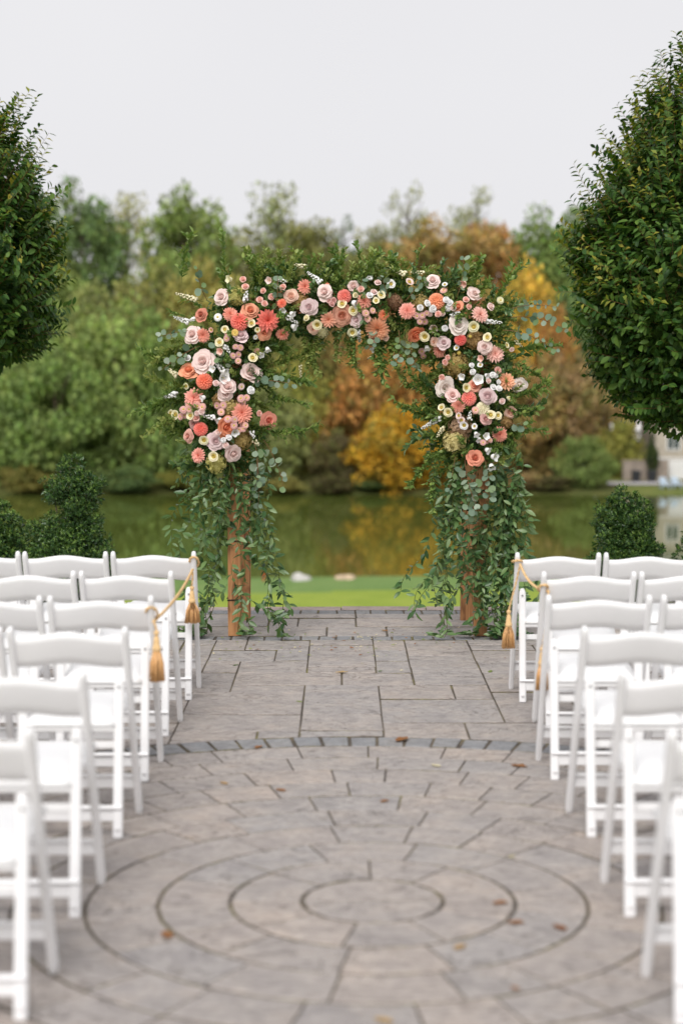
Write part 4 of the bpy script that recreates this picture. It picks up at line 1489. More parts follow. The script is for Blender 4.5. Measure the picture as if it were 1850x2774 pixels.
# eucalyptus: stem part with each coin leaf a piece of its own
ME_EUC = mk('leaf', *RLEAF, M_euc, True)
ES = [(0.93, 2.10, 1, 0.42, 0.34), (0.96, 2.06, 1, 0.15, 0.36), (0.92, 1.98, 1, 0.0, 0.34), (0.62, 2.18, 0.45, 1, 0.26), (0.20, 2.14, -0.15, 1, 0.20), (0.30, 2.16, 0.7, 0.8, 0.18),
      (-0.52, 2.12, 0.3, 1, 0.20), (-0.02, 2.17, 0.5, 0.9, 0.14), (-0.95, 2.17, -0.6, 1, 0.22), (-1.0, 1.98, -1, 0.0, 0.26), (-1.0, 1.88, -1, -0.45, 0.26), (-0.90, 1.93, 0.1, -1, 0.18),
      (-0.72, 1.66, 1, 0.10, 0.32), (-0.66, 1.28, 0.35, -1, 0.30), (-0.60, 1.28, 0.7, -1, 0.32), (-0.66, 1.20, 0.35, -1, 0.34), (0.14, 2.0, -0.3, -1, 0.14), (0.26, 1.98, 0.2, -1, 0.20), (0.33, 1.96, -0.1, -1, 0.24),
      (0.62, 1.18, -0.15, -1, 0.24), (0.68, 1.16, 0.05, -1, 0.32), (0.76, 1.14, 0.0, -1, 0.34), (0.80, 1.18, 0.35, -1, 0.30), (0.72, 1.05, 0.1, -1, 0.28), (0.95, 1.40, 0.6, -0.2, 0.12)]
ge = np.random.default_rng(9)
for x, z, dx, dz, L in ES:
    d = Vector((dx, ge.uniform(-0.35, 0.05), dz)).normalized()
    a = Vector((x, front_y(x, z) - 0.045, z)) - GB
    side = d.cross(Vector((0, 1, 0))).normalized()
    bend = ge.uniform(-0.35, 0.35)
    cv = lambda t: a + d * L * t + side * bend * L * t * t + Vector((0, 0, -0.18 * L * t * t if abs(dz) < 0.8 else 0))
    sp = MB().tube([cv(k / 6) for k in range(7)], [0.002] * 5 + [0.0014, 0.0009], 4).obj('eucalyptus_sprig', M_twig, garland, True)
    n = int(L / 0.027)
    for k in range(n):
        t = 0.2 + 0.8 * (k + ge.uniform(0.1, 0.9)) / n
        s = (0.052 - 0.014 * t) * ge.uniform(0.65, 1.25)
        sg = 1 if k % 2 else -1
        dd = side * sg * ge.uniform(0.3, 1) + d * ge.uniform(-0.1, 0.9) + Vector((0, ge.uniform(-0.7, 0.5), ge.uniform(-0.5, 0.2)))
        t = min(1, t)
        nn = Vector((ge.normal(0, 0.9), -1, ge.normal(0.35, 0.8)))
        Mm = mats4([cv(t)], [dd], [nn], [s])[0]
        link('leaf', ME_EUC, sp, Matrix(Mm.tolist()))

# smilax vines on the legs
ME_SM = mk('leaf', *LEAFW, M_smil, True)
def smilax(name, label, starts, seed, cx, base):
    gs = np.random.default_rng(seed)
    root = empty(name, base)
    tag(root, label, 'greenery')
    B = Vector(base)
    todo = []
    for (x, z, L, drift, out) in starts:
        y = 11.0 + gs.uniform(-0.09, 0.14)
        p = Vector((x, y, z)); pts = [p.copy()]
        vx, ph = drift, gs.uniform(0, 6)
        n = int(L / 0.03)
        for k in range(n):
            t = k / n
            step = Vector((vx * (0.35 + out * math.sin(math.pi * t)) + 0.35 * math.sin(ph + k * 0.45), 0.25 * math.sin(ph * 2 + k * 0.6) - 0.03, -1.0 + 0.75 * abs(vx) * (1 - t)))
            p = p + step.normalized() * 0.03
            if p.z < 0.02: p.z = 0.02 + gs.uniform(0, 0.015)
            pts.append(p.copy())
        st = MB().tube([q_ - B for q_ in pts], [0.002] * (len(pts) - 1) + [0.0008], 4).obj('vine', M_stem, root, True)
        for k in range(1, len(pts)):
            for rep in range(2 if gs.random() < 0.35 else 1):
                d = (pts[k] - pts[k - 1]).normalized()
                az = gs.uniform(0, 6.283)
                o = Vector((math.cos(az), math.sin(az) * 0.8 - 0.25, 0.1))
                o = o - d * o.dot(d)
                dd = o * 1.0 + d * gs.uniform(-0.2, 0.9) + Vector((0, 0, gs.uniform(-0.7, 0.35)))
                if pts[k].z < 0.06: dd = Vector((math.cos(az), math.sin(az), gs.uniform(0.05, 0.5)))
                nn = Vector((gs.normal(0, 0.8), -0.5, 0.8)) + Vector((0, gs.normal(0, 0.6), 0))
                s = gs.uniform(0.045, 0.085)
                q_ = pts[k] - B
                todo.append((pts[k].y + gs.uniform(-0.05, 0.05), st, np.array(mats4([q_], [dd], [nn], [s])[0])))
    todo.sort(key=lambda a: a[0])
    for _, st, Mm in todo[:300]: link('leaf', ME_SM, st, Matrix(Mm.tolist()))
    rest = np.array([t_[2] for t_ in todo[300:]])
    if len(rest):
        V, F = spread(LEAFW, rest)
        tag(link('foliage', mk('foliage', V, F, M_smil, True), root), kind='stuff')
gl = np.random.default_rng(17)
LS = []
for i in range(28):
    x = gl.uniform(-1.12, -0.54)
    dr = gl.uniform(-0.35, 0.35) + (x + 0.82) * 0.6
    LS.append((x, gl.uniform(1.05, 1.38), gl.choice([0.3, 0.45, 0.6, 0.75, 0.9]) * gl.uniform(0.85, 1.15), dr, 0.3))
for x, z, L, d in ((-0.78, 1.0, 1.15, 0.10), (-0.84, 0.95, 1.2, -0.3), (-0.92, 0.9, 1.15, -0.22), (-0.66, 0.9, 0.9, 0.35), (-0.70, 0.8, 0.95, 0.45), (-0.62, 0.75, 0.7, 0.25), (-0.95, 0.85, 1.15, -0.4), (-0.86, 0.55, 0.8, -0.5), (-0.80, 0.5, 0.75, 0.15), (-0.9, 0.45, 0.7, -0.4), (-0.74, 0.35, 0.6, 0.9), (-0.84, 0.35, 0.6, -0.9), (-0.66, 0.7, 0.6, 0.55), (-0.98, 0.7, 0.85, -0.35), (-0.9, 0.3, 0.5, -0.6)):
    LS.append((x, z, L, d, 0.35))
smilax('smilax_garland', 'dark green smilax vines trailing down the arch\'s left posts', LS, 21, -0.85, (-0.80, 11.0, 0.0))
LS = []
for i in range(38):
    x = gl.choice([gl.uniform(0.55, 0.70), gl.uniform(0.84, 1.04), gl.uniform(0.86, 1.02)])
    dr = gl.uniform(-0.3, 0.35) + (x - 0.82) * 0.5
    LS.append((x, gl.uniform(0.95, 1.32), gl.choice([0.4, 0.6, 0.8, 1.0]) * gl.uniform(0.85, 1.2), dr, 0.25))
for x, z, L, d in ((0.70, 0.95, 0.85, -0.9), (0.68, 0.85, 0.8, -0.7), (0.70, 0.75, 0.7, -0.8), (0.72, 0.7, 0.9, -0.45), (0.72, 0.6, 0.7, -0.5), (0.86, 0.8, 1.1, 0.1), (0.92, 0.75, 1.1, 0.15), (0.98, 0.75, 1.1, 0.1), (0.88, 0.6, 0.9, 0.05), (0.95, 0.55, 0.9, 0.1), (0.92, 0.45, 0.8, 0.1), (0.90, 0.3, 0.6, 0.2), (0.80, 0.95, 0.7, 0.0), (0.76, 0.85, 0.55, 0.1), (0.82, 0.7, 0.5, -0.1), (0.79, 1.0, 0.8, 0.05), (0.83, 0.9, 0.75, 0.0), (0.74, 1.0, 0.8, 0.05), (0.77, 0.7, 0.55, 0.1), (0.84, 0.55, 0.45, -0.15), (0.74, 0.55, 0.5, 0.2), (0.80, 0.4, 0.35, -0.2), (0.9, 0.35, 0.7, 0.2), (1.0, 0.4, 0.7, 0.2), (0.9, 0.2, 0.5, 0.5), (0.86, 0.15, 0.5, -0.6), (0.95, 0.15, 0.5, 0.3)):
    LS.append((x, z, L, d, 0.25))
smilax('smilax_garland', 'dense dark green smilax vines covering the arch\'s right posts', LS, 22, 0.85, (0.82, 11.0, 0.0))

# ------------------------------------------------------------------ clipped hornbeams
HLEAF = leaf(0.52, 0.16, 0.14)
ME_HL = mk('leaf', *HLEAF, M_horn, True)
def hornbeam(label, x, y, zc, a, b, nsh, seed, inner):
    gh = np.random.default_rng(seed)
    root = empty('hornbeam_tree', (x, y, -0.12))
    tag(root, label, 'tree', 'clipped hornbeams flanking the arch')
    z0 = zc + 0.12
    mb = MB().tube([(0, 0, -0.1), (0.01, 0, 0.6), (-0.01, 0.01, z0 - b * 0.4), (0.0, 0, z0 + b * 0.5)], [0.075, 0.06, 0.05, 0.02], 9)
    mb.obj('trunk', M_bark, root, True)
    lb = MB()
    for i in range(26):
        az = i * 2.4; h = z0 - b * 0.85 + b * 1.3 * i / 26
        e = Vector((math.cos(az), math.sin(az), 1.1)).normalized()
        k = math.sqrt(max(0.05, 1 - ((h - z0) / b) ** 2)) * a * 0.85
        lb.tube([(0, 0, h - 0.15), e * k * 0.5 + Vector((0, 0, h - 0.15)), e * k + Vector((0, 0, h - 0.1))], [0.02, 0.012, 0.005], 5)
    lb.obj('branches', M_bark, root, True)
    P, D, N, S, yo = [], [], [], [], []
    tw = MB()
    for i in range(nsh):
        u = gh.normal(0, 1, 3); u /= np.linalg.norm(u)
        rad = gh.uniform(0.78, 1.0)
        bump = 1 + 0.09 * math.sin(u[0] * 7 + seed) + 0.08 * math.sin(u[2] * 9 + u[1] * 5)
        egg = 1 - 0.40 * max(0, u[2]) ** 1.3
        p0 = np.array([u[0] * a * egg, u[1] * a * egg, u[2] * b]) * rad * bump * 0.90
        nr = norm(np.array([u[0] / a, u[1] / a, u[2] / b]))
        d = nr * 0.75 + np.array([0, 0, 0.75]) + gh.normal(0, 0.22, 3); d /= np.linalg.norm(d)
        L = gh.uniform(0.13, 0.28) * (1.35 if u[2] > 0.25 else 1.0) * (1.45 if gh.random() < 0.16 else 1)
        if u[2] < -0.35:
            d[2] *= 0.25; d /= np.linalg.norm(d); L *= 0.75
        p1 = p0 + d * L
        tw.tube([(p0[0], p0[1], p0[2] + z0), (p1[0], p1[1], p1[2] + z0)], [0.0022, 0.0009], 3, False)
        n = int(L / 0.022) + 2
        sd_ = norm(np.cross(d, [0.2, 0.4, 1]))
        q_ = np.cross(d, sd_)
        ang = gh.uniform(0, 3.14)
        s1 = sd_ * math.cos(ang) + q_ * math.sin(ang)
        for k in range(n):
            t = (k + 0.6) / n
            sg = 1 if k % 2 else -1
            P.append(p0 + d * L * t + np.array([0, 0, z0])); D.append(s1 * sg * gh.uniform(0.6, 1.0) + d * gh.uniform(0.35, 0.8) + np.array([0, 0, gh.uniform(-0.35, 0.05)])); N.append(np.array([0, 0, 1.0]) + nr * 0.6 + gh.normal(0, 0.3, 3)); S.append(gh.uniform(0.055, 0.082) * (1.0 - 0.5 * max(0, t - 0.6)))
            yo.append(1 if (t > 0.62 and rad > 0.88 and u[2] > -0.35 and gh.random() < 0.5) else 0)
    tw.obj('twigs', M_twig, root)
    for i in range(inner):
        u = gh.normal(0, 1, 3); u /= np.linalg.norm(u); r = gh.uniform(0.55, 0.93)
        e_ = 1 - 0.40 * max(0, u[2]) ** 1.3
        P.append(np.array([u[0] * a * r * e_, u[1] * a * r * e_, u[2] * b * r + z0])); D.append(u + gh.normal(0, 0.7, 3)); N.append(np.array([0, 0, 1]) + u + gh.normal(0, 0.4, 3)); S.append(gh.uniform(0.065, 0.095)); yo.append(0)
    Mx = mats4(P, D, N, S); yo = np.array(yo)
    P = np.array(P)
    fr = np.where((np.abs((P[:, 0] + x + 0.1) / (P[:, 1] + y)) < 0.205) & (yo == 0))[0]
    pick = fr[np.argsort(P[fr, 1])[:300]]
    keep = np.ones(len(P), bool); keep[pick] = False
    for i in pick: link('leaf', ME_HL, root, Matrix(Mx[i].tolist()))
    mbc = MB()
    V1, F1 = spread(HLEAF, Mx[keep & (yo == 0)]); V2, F2 = spread(LLO, Mx[keep & (yo == 1)])
    V = np.concatenate([V1, V2]); n1 = len(V1)
    F = F1 + [[i + n1 for i in f] for f in F2]
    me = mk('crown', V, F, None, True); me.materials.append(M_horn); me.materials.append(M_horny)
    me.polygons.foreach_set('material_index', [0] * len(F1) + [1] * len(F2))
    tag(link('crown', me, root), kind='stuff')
hornbeam('smaller clipped oval hornbeam tree at the left edge, leaves yellowing at the tips', -3.0, 12.95, 2.58, 0.79, 1.04, 1500, 41, 6500)
hornbeam('larger clipped oval hornbeam tree at the right edge with dark dense leaves', 2.67, 12.95, 2.50, 1.12, 1.38, 2700, 42, 12000)

# ------------------------------------------------------------------ topiary shrubs
def shrub(label, x, y, blobs, n, seed, ls=0.019, spiky=False):
    """blobs: (dx, dz, r) lobes of the clipped outline"""
    gh = np.random.default_rng(seed)
    z0 = float(lawn_z(np.array(x), np.array(y)))
    root = empty('holly_shrub', (x, y, z0))
    tag(root, label, 'shrub', 'clipped evergreen shrubs behind the chairs')
    mb = MB()
    for dx, dz, r in blobs:
        mb.tube([(0, 0, -0.05), (dx * 0.5, 0, max(0.05, dz * 0.5)), (dx, 0, dz)], [0.014, 0.009, 0.004], 5)
    mb.obj('stem', M_bark, root, True)
    W = np.array([r * r for _, _, r in blobs]); W /= W.sum()
    P, D, N, S, T = [], [], [], [], []
    subs = []
    for dx, dz, r in blobs:
        for j in range(max(6, int(60 * r / 0.16 * 0.3))):
            e = gh.normal(0, 1, 3); e /= np.linalg.norm(e)
            if e[1] > 0.6: e[1] = -e[1]
            subs.append((np.array([dx, 0, dz]) + e * r * gh.uniform(0.72, 0.95), r * gh.uniform(0.26, 0.42), e))
    Ws = np.array([q_[1] ** 2 for q_ in subs]); Ws /= Ws.sum()
    for i in range(n):
        cc, cr, e = subs[gh.choice(len(subs), p=Ws)]
        u = gh.normal(0, 1, 3) + e * 0.9 + np.array([0, 0, 0.3]); u /= np.linalg.norm(u)
        c = cc + u * cr * gh.choice([1.0, 0.88, 0.7], p=[0.6, 0.25, 0.15])
        if c[2] < 0.02: continue
        ax = norm(u * 0.8 + np.array([0, 0, 0.7]) + gh.normal(0, 0.25, 3))
        tip = gh.random() < (0.55 if u[2] > 0.35 else (0.2 if u[2] > -0.1 else 0.04))
        for j in range(7):
            aj = j * 2.4
            e = norm(np.cross(ax, [0.3, 0.5, 0.9])); q_ = np.cross(ax, e)
            o = e * math.cos(aj) + q_ * math.sin(aj)
            P.append(c + ax * 0.004 * j); D.append(ax * (0.5 + 0.1 * j) + o * (0.9 - 0.05 * j)); N.append(ax + gh.normal(0, 0.2, 3)); S.append(ls * gh.uniform(0.75, 1.2) * (1.4 if spiky else 1)); T.append(1 if tip and j > 1 else 0)
    for i in range(n):
        k = gh.choice(len(blobs), p=W); dx, dz, r = blobs[k]
        u = gh.normal(0, 1, 3); u /= np.linalg.norm(u)
        c = np.array([dx, 0, dz]) + u * r * gh.uniform(0.4, 0.9)
        if c[2] < 0.02: continue
        P.append(c); D.append(u + gh.normal(0, 0.8, 3)); N.append(u + gh.normal(0, 0.5, 3) + np.array([0, 0, 0.4])); S.append(gh.uniform(0.03, 0.045)); T.append(0)
    Mx = mats4(P, D, N, S); T = np.array(T)
    V1, F1 = spread(LLO, Mx[T == 0]); V2, F2 = spread(LLO, Mx[T == 1])
    n1 = len(V1)
    me = mk('crown', np.concatenate([V1, V2]), F1 + [[i + n1 for i in f] for f in F2], None, True)
    me.materials.append(M_holly); me.materials.append(M_hollyt)
    me.polygons.foreach_set('material_index', [0] * len(F1) + [1] * len(F2))
    tag(link('crown', me, root), kind='stuff')
k_ = 0.00323
def bl(cx, lst): return [((px - cx) * k_, 1.10 - (py - 1045) * k_ + 0.13, r * k_) for px, py, r in lst]
shrub('tiered dark green holly shrub left of the arch, waisted like a snowman', -2.10, 12.75,
      bl(165, [(168, 1080, 32), (150, 1112, 40), (200, 1108, 30), (120, 1132, 28), (175, 1142, 46), (208, 1140, 28), (165, 1180, 36), (190, 1190, 34), (110, 1222, 40), (150, 1232, 45), (205, 1228, 36), (222, 1262, 34), (100, 1268, 46), (160, 1280, 60), (200, 1300, 55), (120, 1320, 60), (165, 1360, 70), (220, 1330, 50)]), 6000, 51)
shrub('rounded dark green holly shrub behind the right chairs', 2.02, 12.75,
      bl(1415, [(1408, 1152, 32), (1385, 1180, 36), (1435, 1180, 36), (1372, 1215, 34), (1418, 1215, 46), (1455, 1215, 30), (1375, 1258, 40), (1425, 1262, 50), (1468, 1258, 32), (1390, 1310, 60), (1450, 1310, 50), (1415, 1360, 70)]), 5400, 52)
shrub('low feathery green shrub cut by the left picture edge', -2.62, 12.85, bl(5, [(15, 1222, 36), (-20, 1215, 45), (35, 1260, 40), (0, 1275, 50), (-40, 1270, 50), (10, 1330, 60)]), 1500, 53, 0.018, True)
shrub('small shrub just showing at the right picture edge', 2.62, 12.85, bl(1605, [(1590, 1262, 34), (1620, 1240, 40), (1595, 1300, 44), (1635, 1300, 50)]), 900, 54, 0.018, True)

# ------------------------------------------------------------------ far trees
def crown_mesh(seed, dense, n_clump, per, size, flat=0.8):
    gh = np.random.default_rng(seed)
    P, D, N, S = [], [], [], []
    for i in range(n_clump):
        u = gh.normal(0, 1, 3); u /= np.linalg.norm(u)
        r = gh.uniform(0.45, 0.95) if dense else gh.uniform(0.3, 1.0)
        c = u * r
        c[2] = c[2] * (1.0 if c[2] > 0 else 0.9)
        c[:2] *= 1 - 0.28 * max(0, c[2])
        cr = gh.uniform(0.16, 0.30) if dense else gh.uniform(0.12, 0.24)
        m_ = int(per * (cr / 0.24) ** 2)
        e = gh.normal(0, 1, (m_, 3)); e /= np.linalg.norm(e, axis=1, keepdims=True)
        p = c + e * cr * gh.uniform(0.55, 1.05, (m_, 1)) * np.array([1.15, 1.15, 0.75])
        P.append(p); D.append(e * 0.5 + gh.normal(0, 0.7, (m_, 3))); N.append(e + np.array([0, 0, 0.8]) + gh.normal(0, 0.45, (m_, 3))); S.append(gh.uniform(0.7, 1.3, m_) * size)
    V, F = spread(([(0, 0, 0), (-0.42, 0.45, 0.06), (0, 1, 0), (0.42, 0.5, 0.06)], [(0, 1, 2), (0, 2, 3)]), mats4(np.concatenate(P), np.concatenate(D), np.concatenate(N), np.concatenate(S)))
    return mk('crown', V, F, M_far)
CRD = [crown_mesh(200 + i, True, 74, 120, 0.075) for i in range(6)]
CRS = [crown_mesh(220 + i, False, 62, 70, 0.065) for i in range(3)]
def trunk_mesh(seed):
    rr = random.Random(seed); mb = MB()
    mb.tube([(0, 0, -0.06), (0.01, 0, 0.3), (-0.01, 0.01, 0.6), (0, 0, 0.93)], [0.028, 0.020, 0.013, 0.004], 7)
    for i in range(12):
        az = i * 2.4 + rr.random(); h = 0.28 + 0.5 * i / 12; L = rr.uniform(0.14, 0.26)
        e = Vector((math.cos(az), math.sin(az), rr.uniform(0.5, 1.1))).normalized()
        mb.tube([(0, 0, h), Vector((0, 0, h)) + e * L * 0.5, Vector((0, 0, h + 0.03)) + e * L], [0.009, 0.006, 0.002], 5)
    return mb.mesh('trunk', M_bark, True)
TRK = [trunk_mesh(i) for i in range(3)]
FC = dict(green=(0.088, 0.128, 0.042), dgreen=(0.066, 0.102, 0.042), mgreen=(0.104, 0.140, 0.048), olive=(0.120, 0.120, 0.046), olive2=(0.112, 0.125, 0.052), ygreen=(0.155, 0.150, 0.040), yolive=(0.160, 0.142, 0.048), bgreen=(0.052, 0.080, 0.050), pale=(0.150, 0.158, 0.078),
          obrown=(0.210, 0.142, 0.062), obrown2=(0.160, 0.120, 0.045), rust=(0.245, 0.130, 0.052), orange=(0.275, 0.142, 0.050), gold=(0.330, 0.195, 0.022), amber=(0.300, 0.165, 0.028), yellow=(0.36, 0.25, 0.05), prust=(0.195, 0.135, 0.072), tan=(0.210, 0.145, 0.075), dkbrown=(0.060, 0.050, 0.026))
TREES = """-41.1|225|25.4|5.1|5.15|green|d|green tree on the far hilltop half hidden by the smaller clipped hornbeam
-32.7|220|26.6|9.5|4.59|dgreen|d|dark green round tree on the far skyline beside the smaller hornbeam
-29.0|235|27.0|11.2|3.71|ygreen|s|thin yellowish tree on the skyline between two green ones
-19.2|215|24.5|8.2|5.47|mgreen|d|broad mid green tree on the skyline above the left arch corner
-13.6|225|20.9|7.4|4.86|olive|d|olive tree on the skyline left of the tallest thin one
-8.3|228|27.8|10.9|4.64|olive2|s|tall loose grey green tree, highest on the skyline above the arch
-3.9|220|21.3|7.2|4.48|olive|d|olive tree on the skyline right of the tallest one
0.1|230|23.2|9.8|2.63|bgreen|s|small bluish green tree low on the skyline over the arch middle
4.4|222|21.1|7.3|3.95|olive|d|dull olive tree on the skyline left of the orange brown crown
9.0|240|28.3|13.8|3.66|pale|s|pale thin see-through tree rising behind the orange brown crown
18.7|240|28.1|13.8|3.97|pale|s|pale thin tree rising behind the rusty crown near the larger hornbeam
11.7|212|21.6|4.9|6.74|obrown|d|wide orange brown tree on the skyline above the arch
17.7|214|20.8|4.9|4.08|rust|d|rusty tree on the skyline just right of the wide orange brown one
25.4|220|23.2|5.0|5.04|green|d|rounded grey green tree on the skyline left of the larger hornbeam
31.8|226|23.8|4.0|4.89|dgreen|d|dark green tree on the far hill partly behind the larger hornbeam
38.1|228|24.0|4.0|5.22|green|d|green tree on the far hill seen only through the larger hornbeam
44.1|226|22.1|1.7|5.75|dgreen|d|green tree on the far hill at the picture edge behind the larger hornbeam
-46.2|228|22.3|4.0|5.22|green|d|green tree on the far hill at the picture edge behind the smaller hornbeam
-31.6|185|12.9|-3.0|5.18|mgreen|d|mid green tree halfway up the far bank behind the smaller hornbeam
-21.6|186|14.7|-1.1|4.49|olive|d|domed olive tree halfway up the far bank left of the arch
-24.9|176|11.0|-2.3|4.03|olive2|d|pale olive tree on the far bank under the dark green skyline tree
-14.1|182|13.6|-2.5|4.17|yolive|d|yellowish olive tree on the far bank at the arch's upper left
-8.2|180|11.7|-2.9|3.89|olive|d|olive tree on the far bank behind the left flower cluster
-2.8|184|12.8|-3.0|4.21|olive|d|olive tree on the far bank behind the flowers left of the arch middle
2.5|182|11.8|-2.9|4.40|obrown|d|brownish olive tree on the far bank behind the arch middle
8.8|184|11.9|-3.0|4.68|obrown|d|dull orange tree on the far bank behind the arch top
14.9|182|11.8|-2.9|4.17|obrown2|d|brownish tree on the far bank behind the right flower cluster
18.8|178|13.3|-0.1|3.26|yellow|d|clear yellow tree on the far bank beside the arch's upper right
21.3|177|9.5|0.8|2.16|orange|d|small orange tree below the yellow one on the far bank
25.5|186|13.4|-0.2|3.31|dgreen|d|dark green tree on the far bank touching the larger hornbeam's edge
29.7|182|6.3|-3.4|4.17|bgreen|d|dark bluish tree on the far bank under the larger hornbeam
35.4|184|5.4|-3.9|3.74|bgreen|d|dark tree on the far bank behind the stone house
-29.7|152|2.1|-8.7|3.67|green|d|green shore tree at the picture edge under the smaller hornbeam
-25.1|150|4.3|-8.6|4.20|green|d|green shore tree behind the tiered holly shrub
-20.7|156|8.8|-8.6|4.96|mgreen|d|tallest dense green shore tree left of the arch
-15.3|153|8.2|-8.4|4.09|green|d|dense green shore tree touching the arch's left flowers
-11.3|150|3.2|-8.2|3.43|dgreen|d|darker green shore tree behind the arch's left post
-7.2|153|2.9|-8.8|3.31|olive2|d|olive green shore tree just inside the arch's left post
-3.9|159|4.1|-8.0|3.03|ygreen|d|yellow green shore tree inside the arch on its left
-0.8|150|-3.1|-8.4|1.83|dkbrown|d|small dark brown shore tree in the gap inside the arch
2.9|158|5.3|-6.3|4.42|orange|d|orange shore tree inside the arch, above the golden one
7.3|161|4.5|-7.3|3.89|orange|d|orange shore tree inside the arch by its right post
4.8|148|-0.7|-8.7|3.76|gold|d|low golden yellow shore tree inside the arch near the water
8.3|150|-1.7|-8.6|2.37|amber|d|amber shore tree behind the arch's right post
12.5|155|2.1|-8.5|3.55|obrown2|d|olive orange shore tree behind the right post's greenery
16.9|157|2.9|-7.5|3.19|obrown|d|brownish orange shore tree just right of the arch
20.3|159|4.3|-7.4|3.64|prust|d|pinkish rust shore tree right of the arch
24.6|161|1.3|-7.3|2.87|tan|d|tan and rust shore tree near the stone house
25.5|157|-2.3|-7.5|2.00|ygreen|d|yellow green young tree before the house garden"""
BUSHES = """21.0|149|-3.6|-8.7|2.20|mgreen|d|rounded green waterside bush right of the arch
-27.2|147|-5.8|-8.8|2.62|yolive|d|low yellowish bush on the far shore at the picture edge
-23.1|147|-6.3|-8.8|2.24|olive|d|low olive bush on the far shore behind the tiered holly
-18.6|147|-6.1|-8.8|2.62|dgreen|d|low dark green bush on the far shore left of the arch
-13.9|147|-6.5|-8.8|2.62|ygreen|d|low yellow green bush on the far shore at the arch's left greenery
-9.2|147|-6.7|-8.8|2.24|olive|d|low olive bush on the far shore behind the left post
-5.1|147|-7.0|-8.8|2.24|yolive|d|low straw green bush on the far shore inside the arch, left side
-1.0|147|-6.9|-8.8|2.24|dkbrown|d|low dark brown bush on the far shore inside the arch
2.4|147|-7.1|-8.8|1.87|dgreen|d|low dark green bush at the foot of the golden tree
11.4|147|-6.7|-8.8|2.24|obrown2|d|low brownish bush on the far shore behind the right post
15.5|147|-6.7|-8.8|2.24|prust|d|low reddish bush on the far shore right of the right post
17.9|147|-6.9|-8.8|1.87|dkbrown|d|low dark bush on the far shore left of the round green one"""
rt = random.Random(77)
for i, ln in enumerate(TREES.strip().split('\n')):
    x, y, zt, zb, rad, c, dn, lab = ln.split('|'); x, y, zt, zb, rad = map(float, (x, y, zt, zb, rad))
    y += rt.uniform(-3, 3) if y > 170 else 0
    zg = float(bank_z(np.array(x), np.array(y)))
    root = empty('autumn_tree', (x, y, zg))
    tag(root, lab, 'tree', 'trees on the far lake shore')
    H = zt - zg
    link('trunk', TRK[i % 3], root, Matrix.LocRotScale(Vector((0, 0, 0)), Euler((0, 0, rt.random() * 6)), Vector((min(H, 14) * 0.9, min(H, 14) * 0.9, H * 0.95))))
    cb = -0.14 * H if y < 170 else 0.02 * H
    hz = (H - cb) / 2
    fam = CRD if dn == 'd' else CRS
    col_ = FC[c]
    k = rt.uniform(0.9, 1.1)
    link('crown', fam[i % len(fam)], root, Matrix.LocRotScale(Vector((0, 0, cb + hz)), Euler((0, 0, rt.random() * 6.28)), Vector((rad * 1.2, rad * 1.2, hz * 1.04))), tuple(v * k * (2.0 if col_[0] > 0.19 else 2.5) for v in col_))
for i, ln in enumerate(BUSHES.strip().split('\n')):
    x, y, zt, zb, rad, c, dn, lab = ln.split('|'); x, y, zt, zb, rad = map(float, (x, y, zt, zb, rad))
    y += rt.uniform(-0.6, 0.8)
    zg = float(bank_z(np.array(x), np.array(y)))
    root = empty('shore_bush', (x, y, zg))
    tag(root, lab, 'bush', 'bushes along the far waterline')
    H = zt - zg
    mb = MB()
    for k in range(5):
        a = k * 1.3
        mb.tube([(0, 0, -0.1), (0.3 * rad * math.cos(a), 0.3 * rad * math.sin(a), H * 0.5)], [0.06, 0.02], 5)
    mb.obj('stem', M_bark, root)
    link('crown', CRD[i % 6], root, Matrix.LocRotScale(Vector((0, 0, H * 0.45)), Euler((0, 0, rt.random() * 6.28)), Vector((rad * 1.3, rad * 0.9, H * 0.58))), tuple(v * 2.0 for v in FC[c]))
def wood(name, crowns, colr):
    V, F, n0 = [], [], 0
    for (cx_, cy_, rad, H, k) in crowns:
        me = CRD[k % 6]; nv = len(me.vertices)
        a_ = np.empty(nv * 3); me.vertices.foreach_get('co', a_); a_ = a_.reshape(-1, 4, 3)[::4]
        zg = float(bank_z(np.array(cx_), np.array(cy_)))
        a_ = a_ * 1.0
        ctr_ = a_.mean(axis=1, keepdims=True); a_ = ctr_ + (a_ - ctr_) * 1.7
        a_ = a_ * np.array([rad, rad, H * 0.58]) + np.array([cx_, cy_, zg + H * 0.46])
        m_ = len(a_); V.append(a_.reshape(-1, 3))
        b_ = (np.arange(m_) * 4)[:, None] + n0
        F += (b_ + np.array([[0, 1, 2]])).tolist() + (b_ + np.array([[0, 2, 3]])).tolist()
        n0 += m_ * 4
    o = link(name, mk(name, np.concatenate(V), F, M_far), None, None, colr)
    tag(o, kind='stuff'); return o
rw = random.Random(4)
for nm, colr, off in (('woodland', (0.20, 0.27, 0.09), 0), ('autumn_woodland', (0.40, 0.24, 0.09), 1)):
    cr_ = []
    for yy, H in ((154, 13), (186, 16), (222, 18)):
        for xx in list(range(-150, -int(yy * 0.2) - 8, 9)) + list(range(int(yy * 0.2) + (12 if yy > 160 else 16), 150, 9)):
            if (rw.random() < 0.3) == bool(off): cr_.append((xx + rw.uniform(-2, 2), yy + rw.uniform(-4, 6), rw.uniform(5.5, 7.5), H * rw.uniform(0.85, 1.15), rw.randrange(6)))
    o = wood(nm, cr_, colr)
    o['label'] = 'green woods on the far hill beyond the picture edges' if not off else 'rusty woods on the far hill beyond the picture edges'
av = empty('arborvitae', (30.0 * 0.925, 153.5, float(bank_z(np.array(27.7), np.array(153.5)))))
tag(av, 'narrow dark green columnar arborvitae beside the stone house', 'tree')
MB().tube([(0, 0, 0), (0, 0, 3.4)], [0.08, 0.03], 6).obj('trunk', M_bark, av)
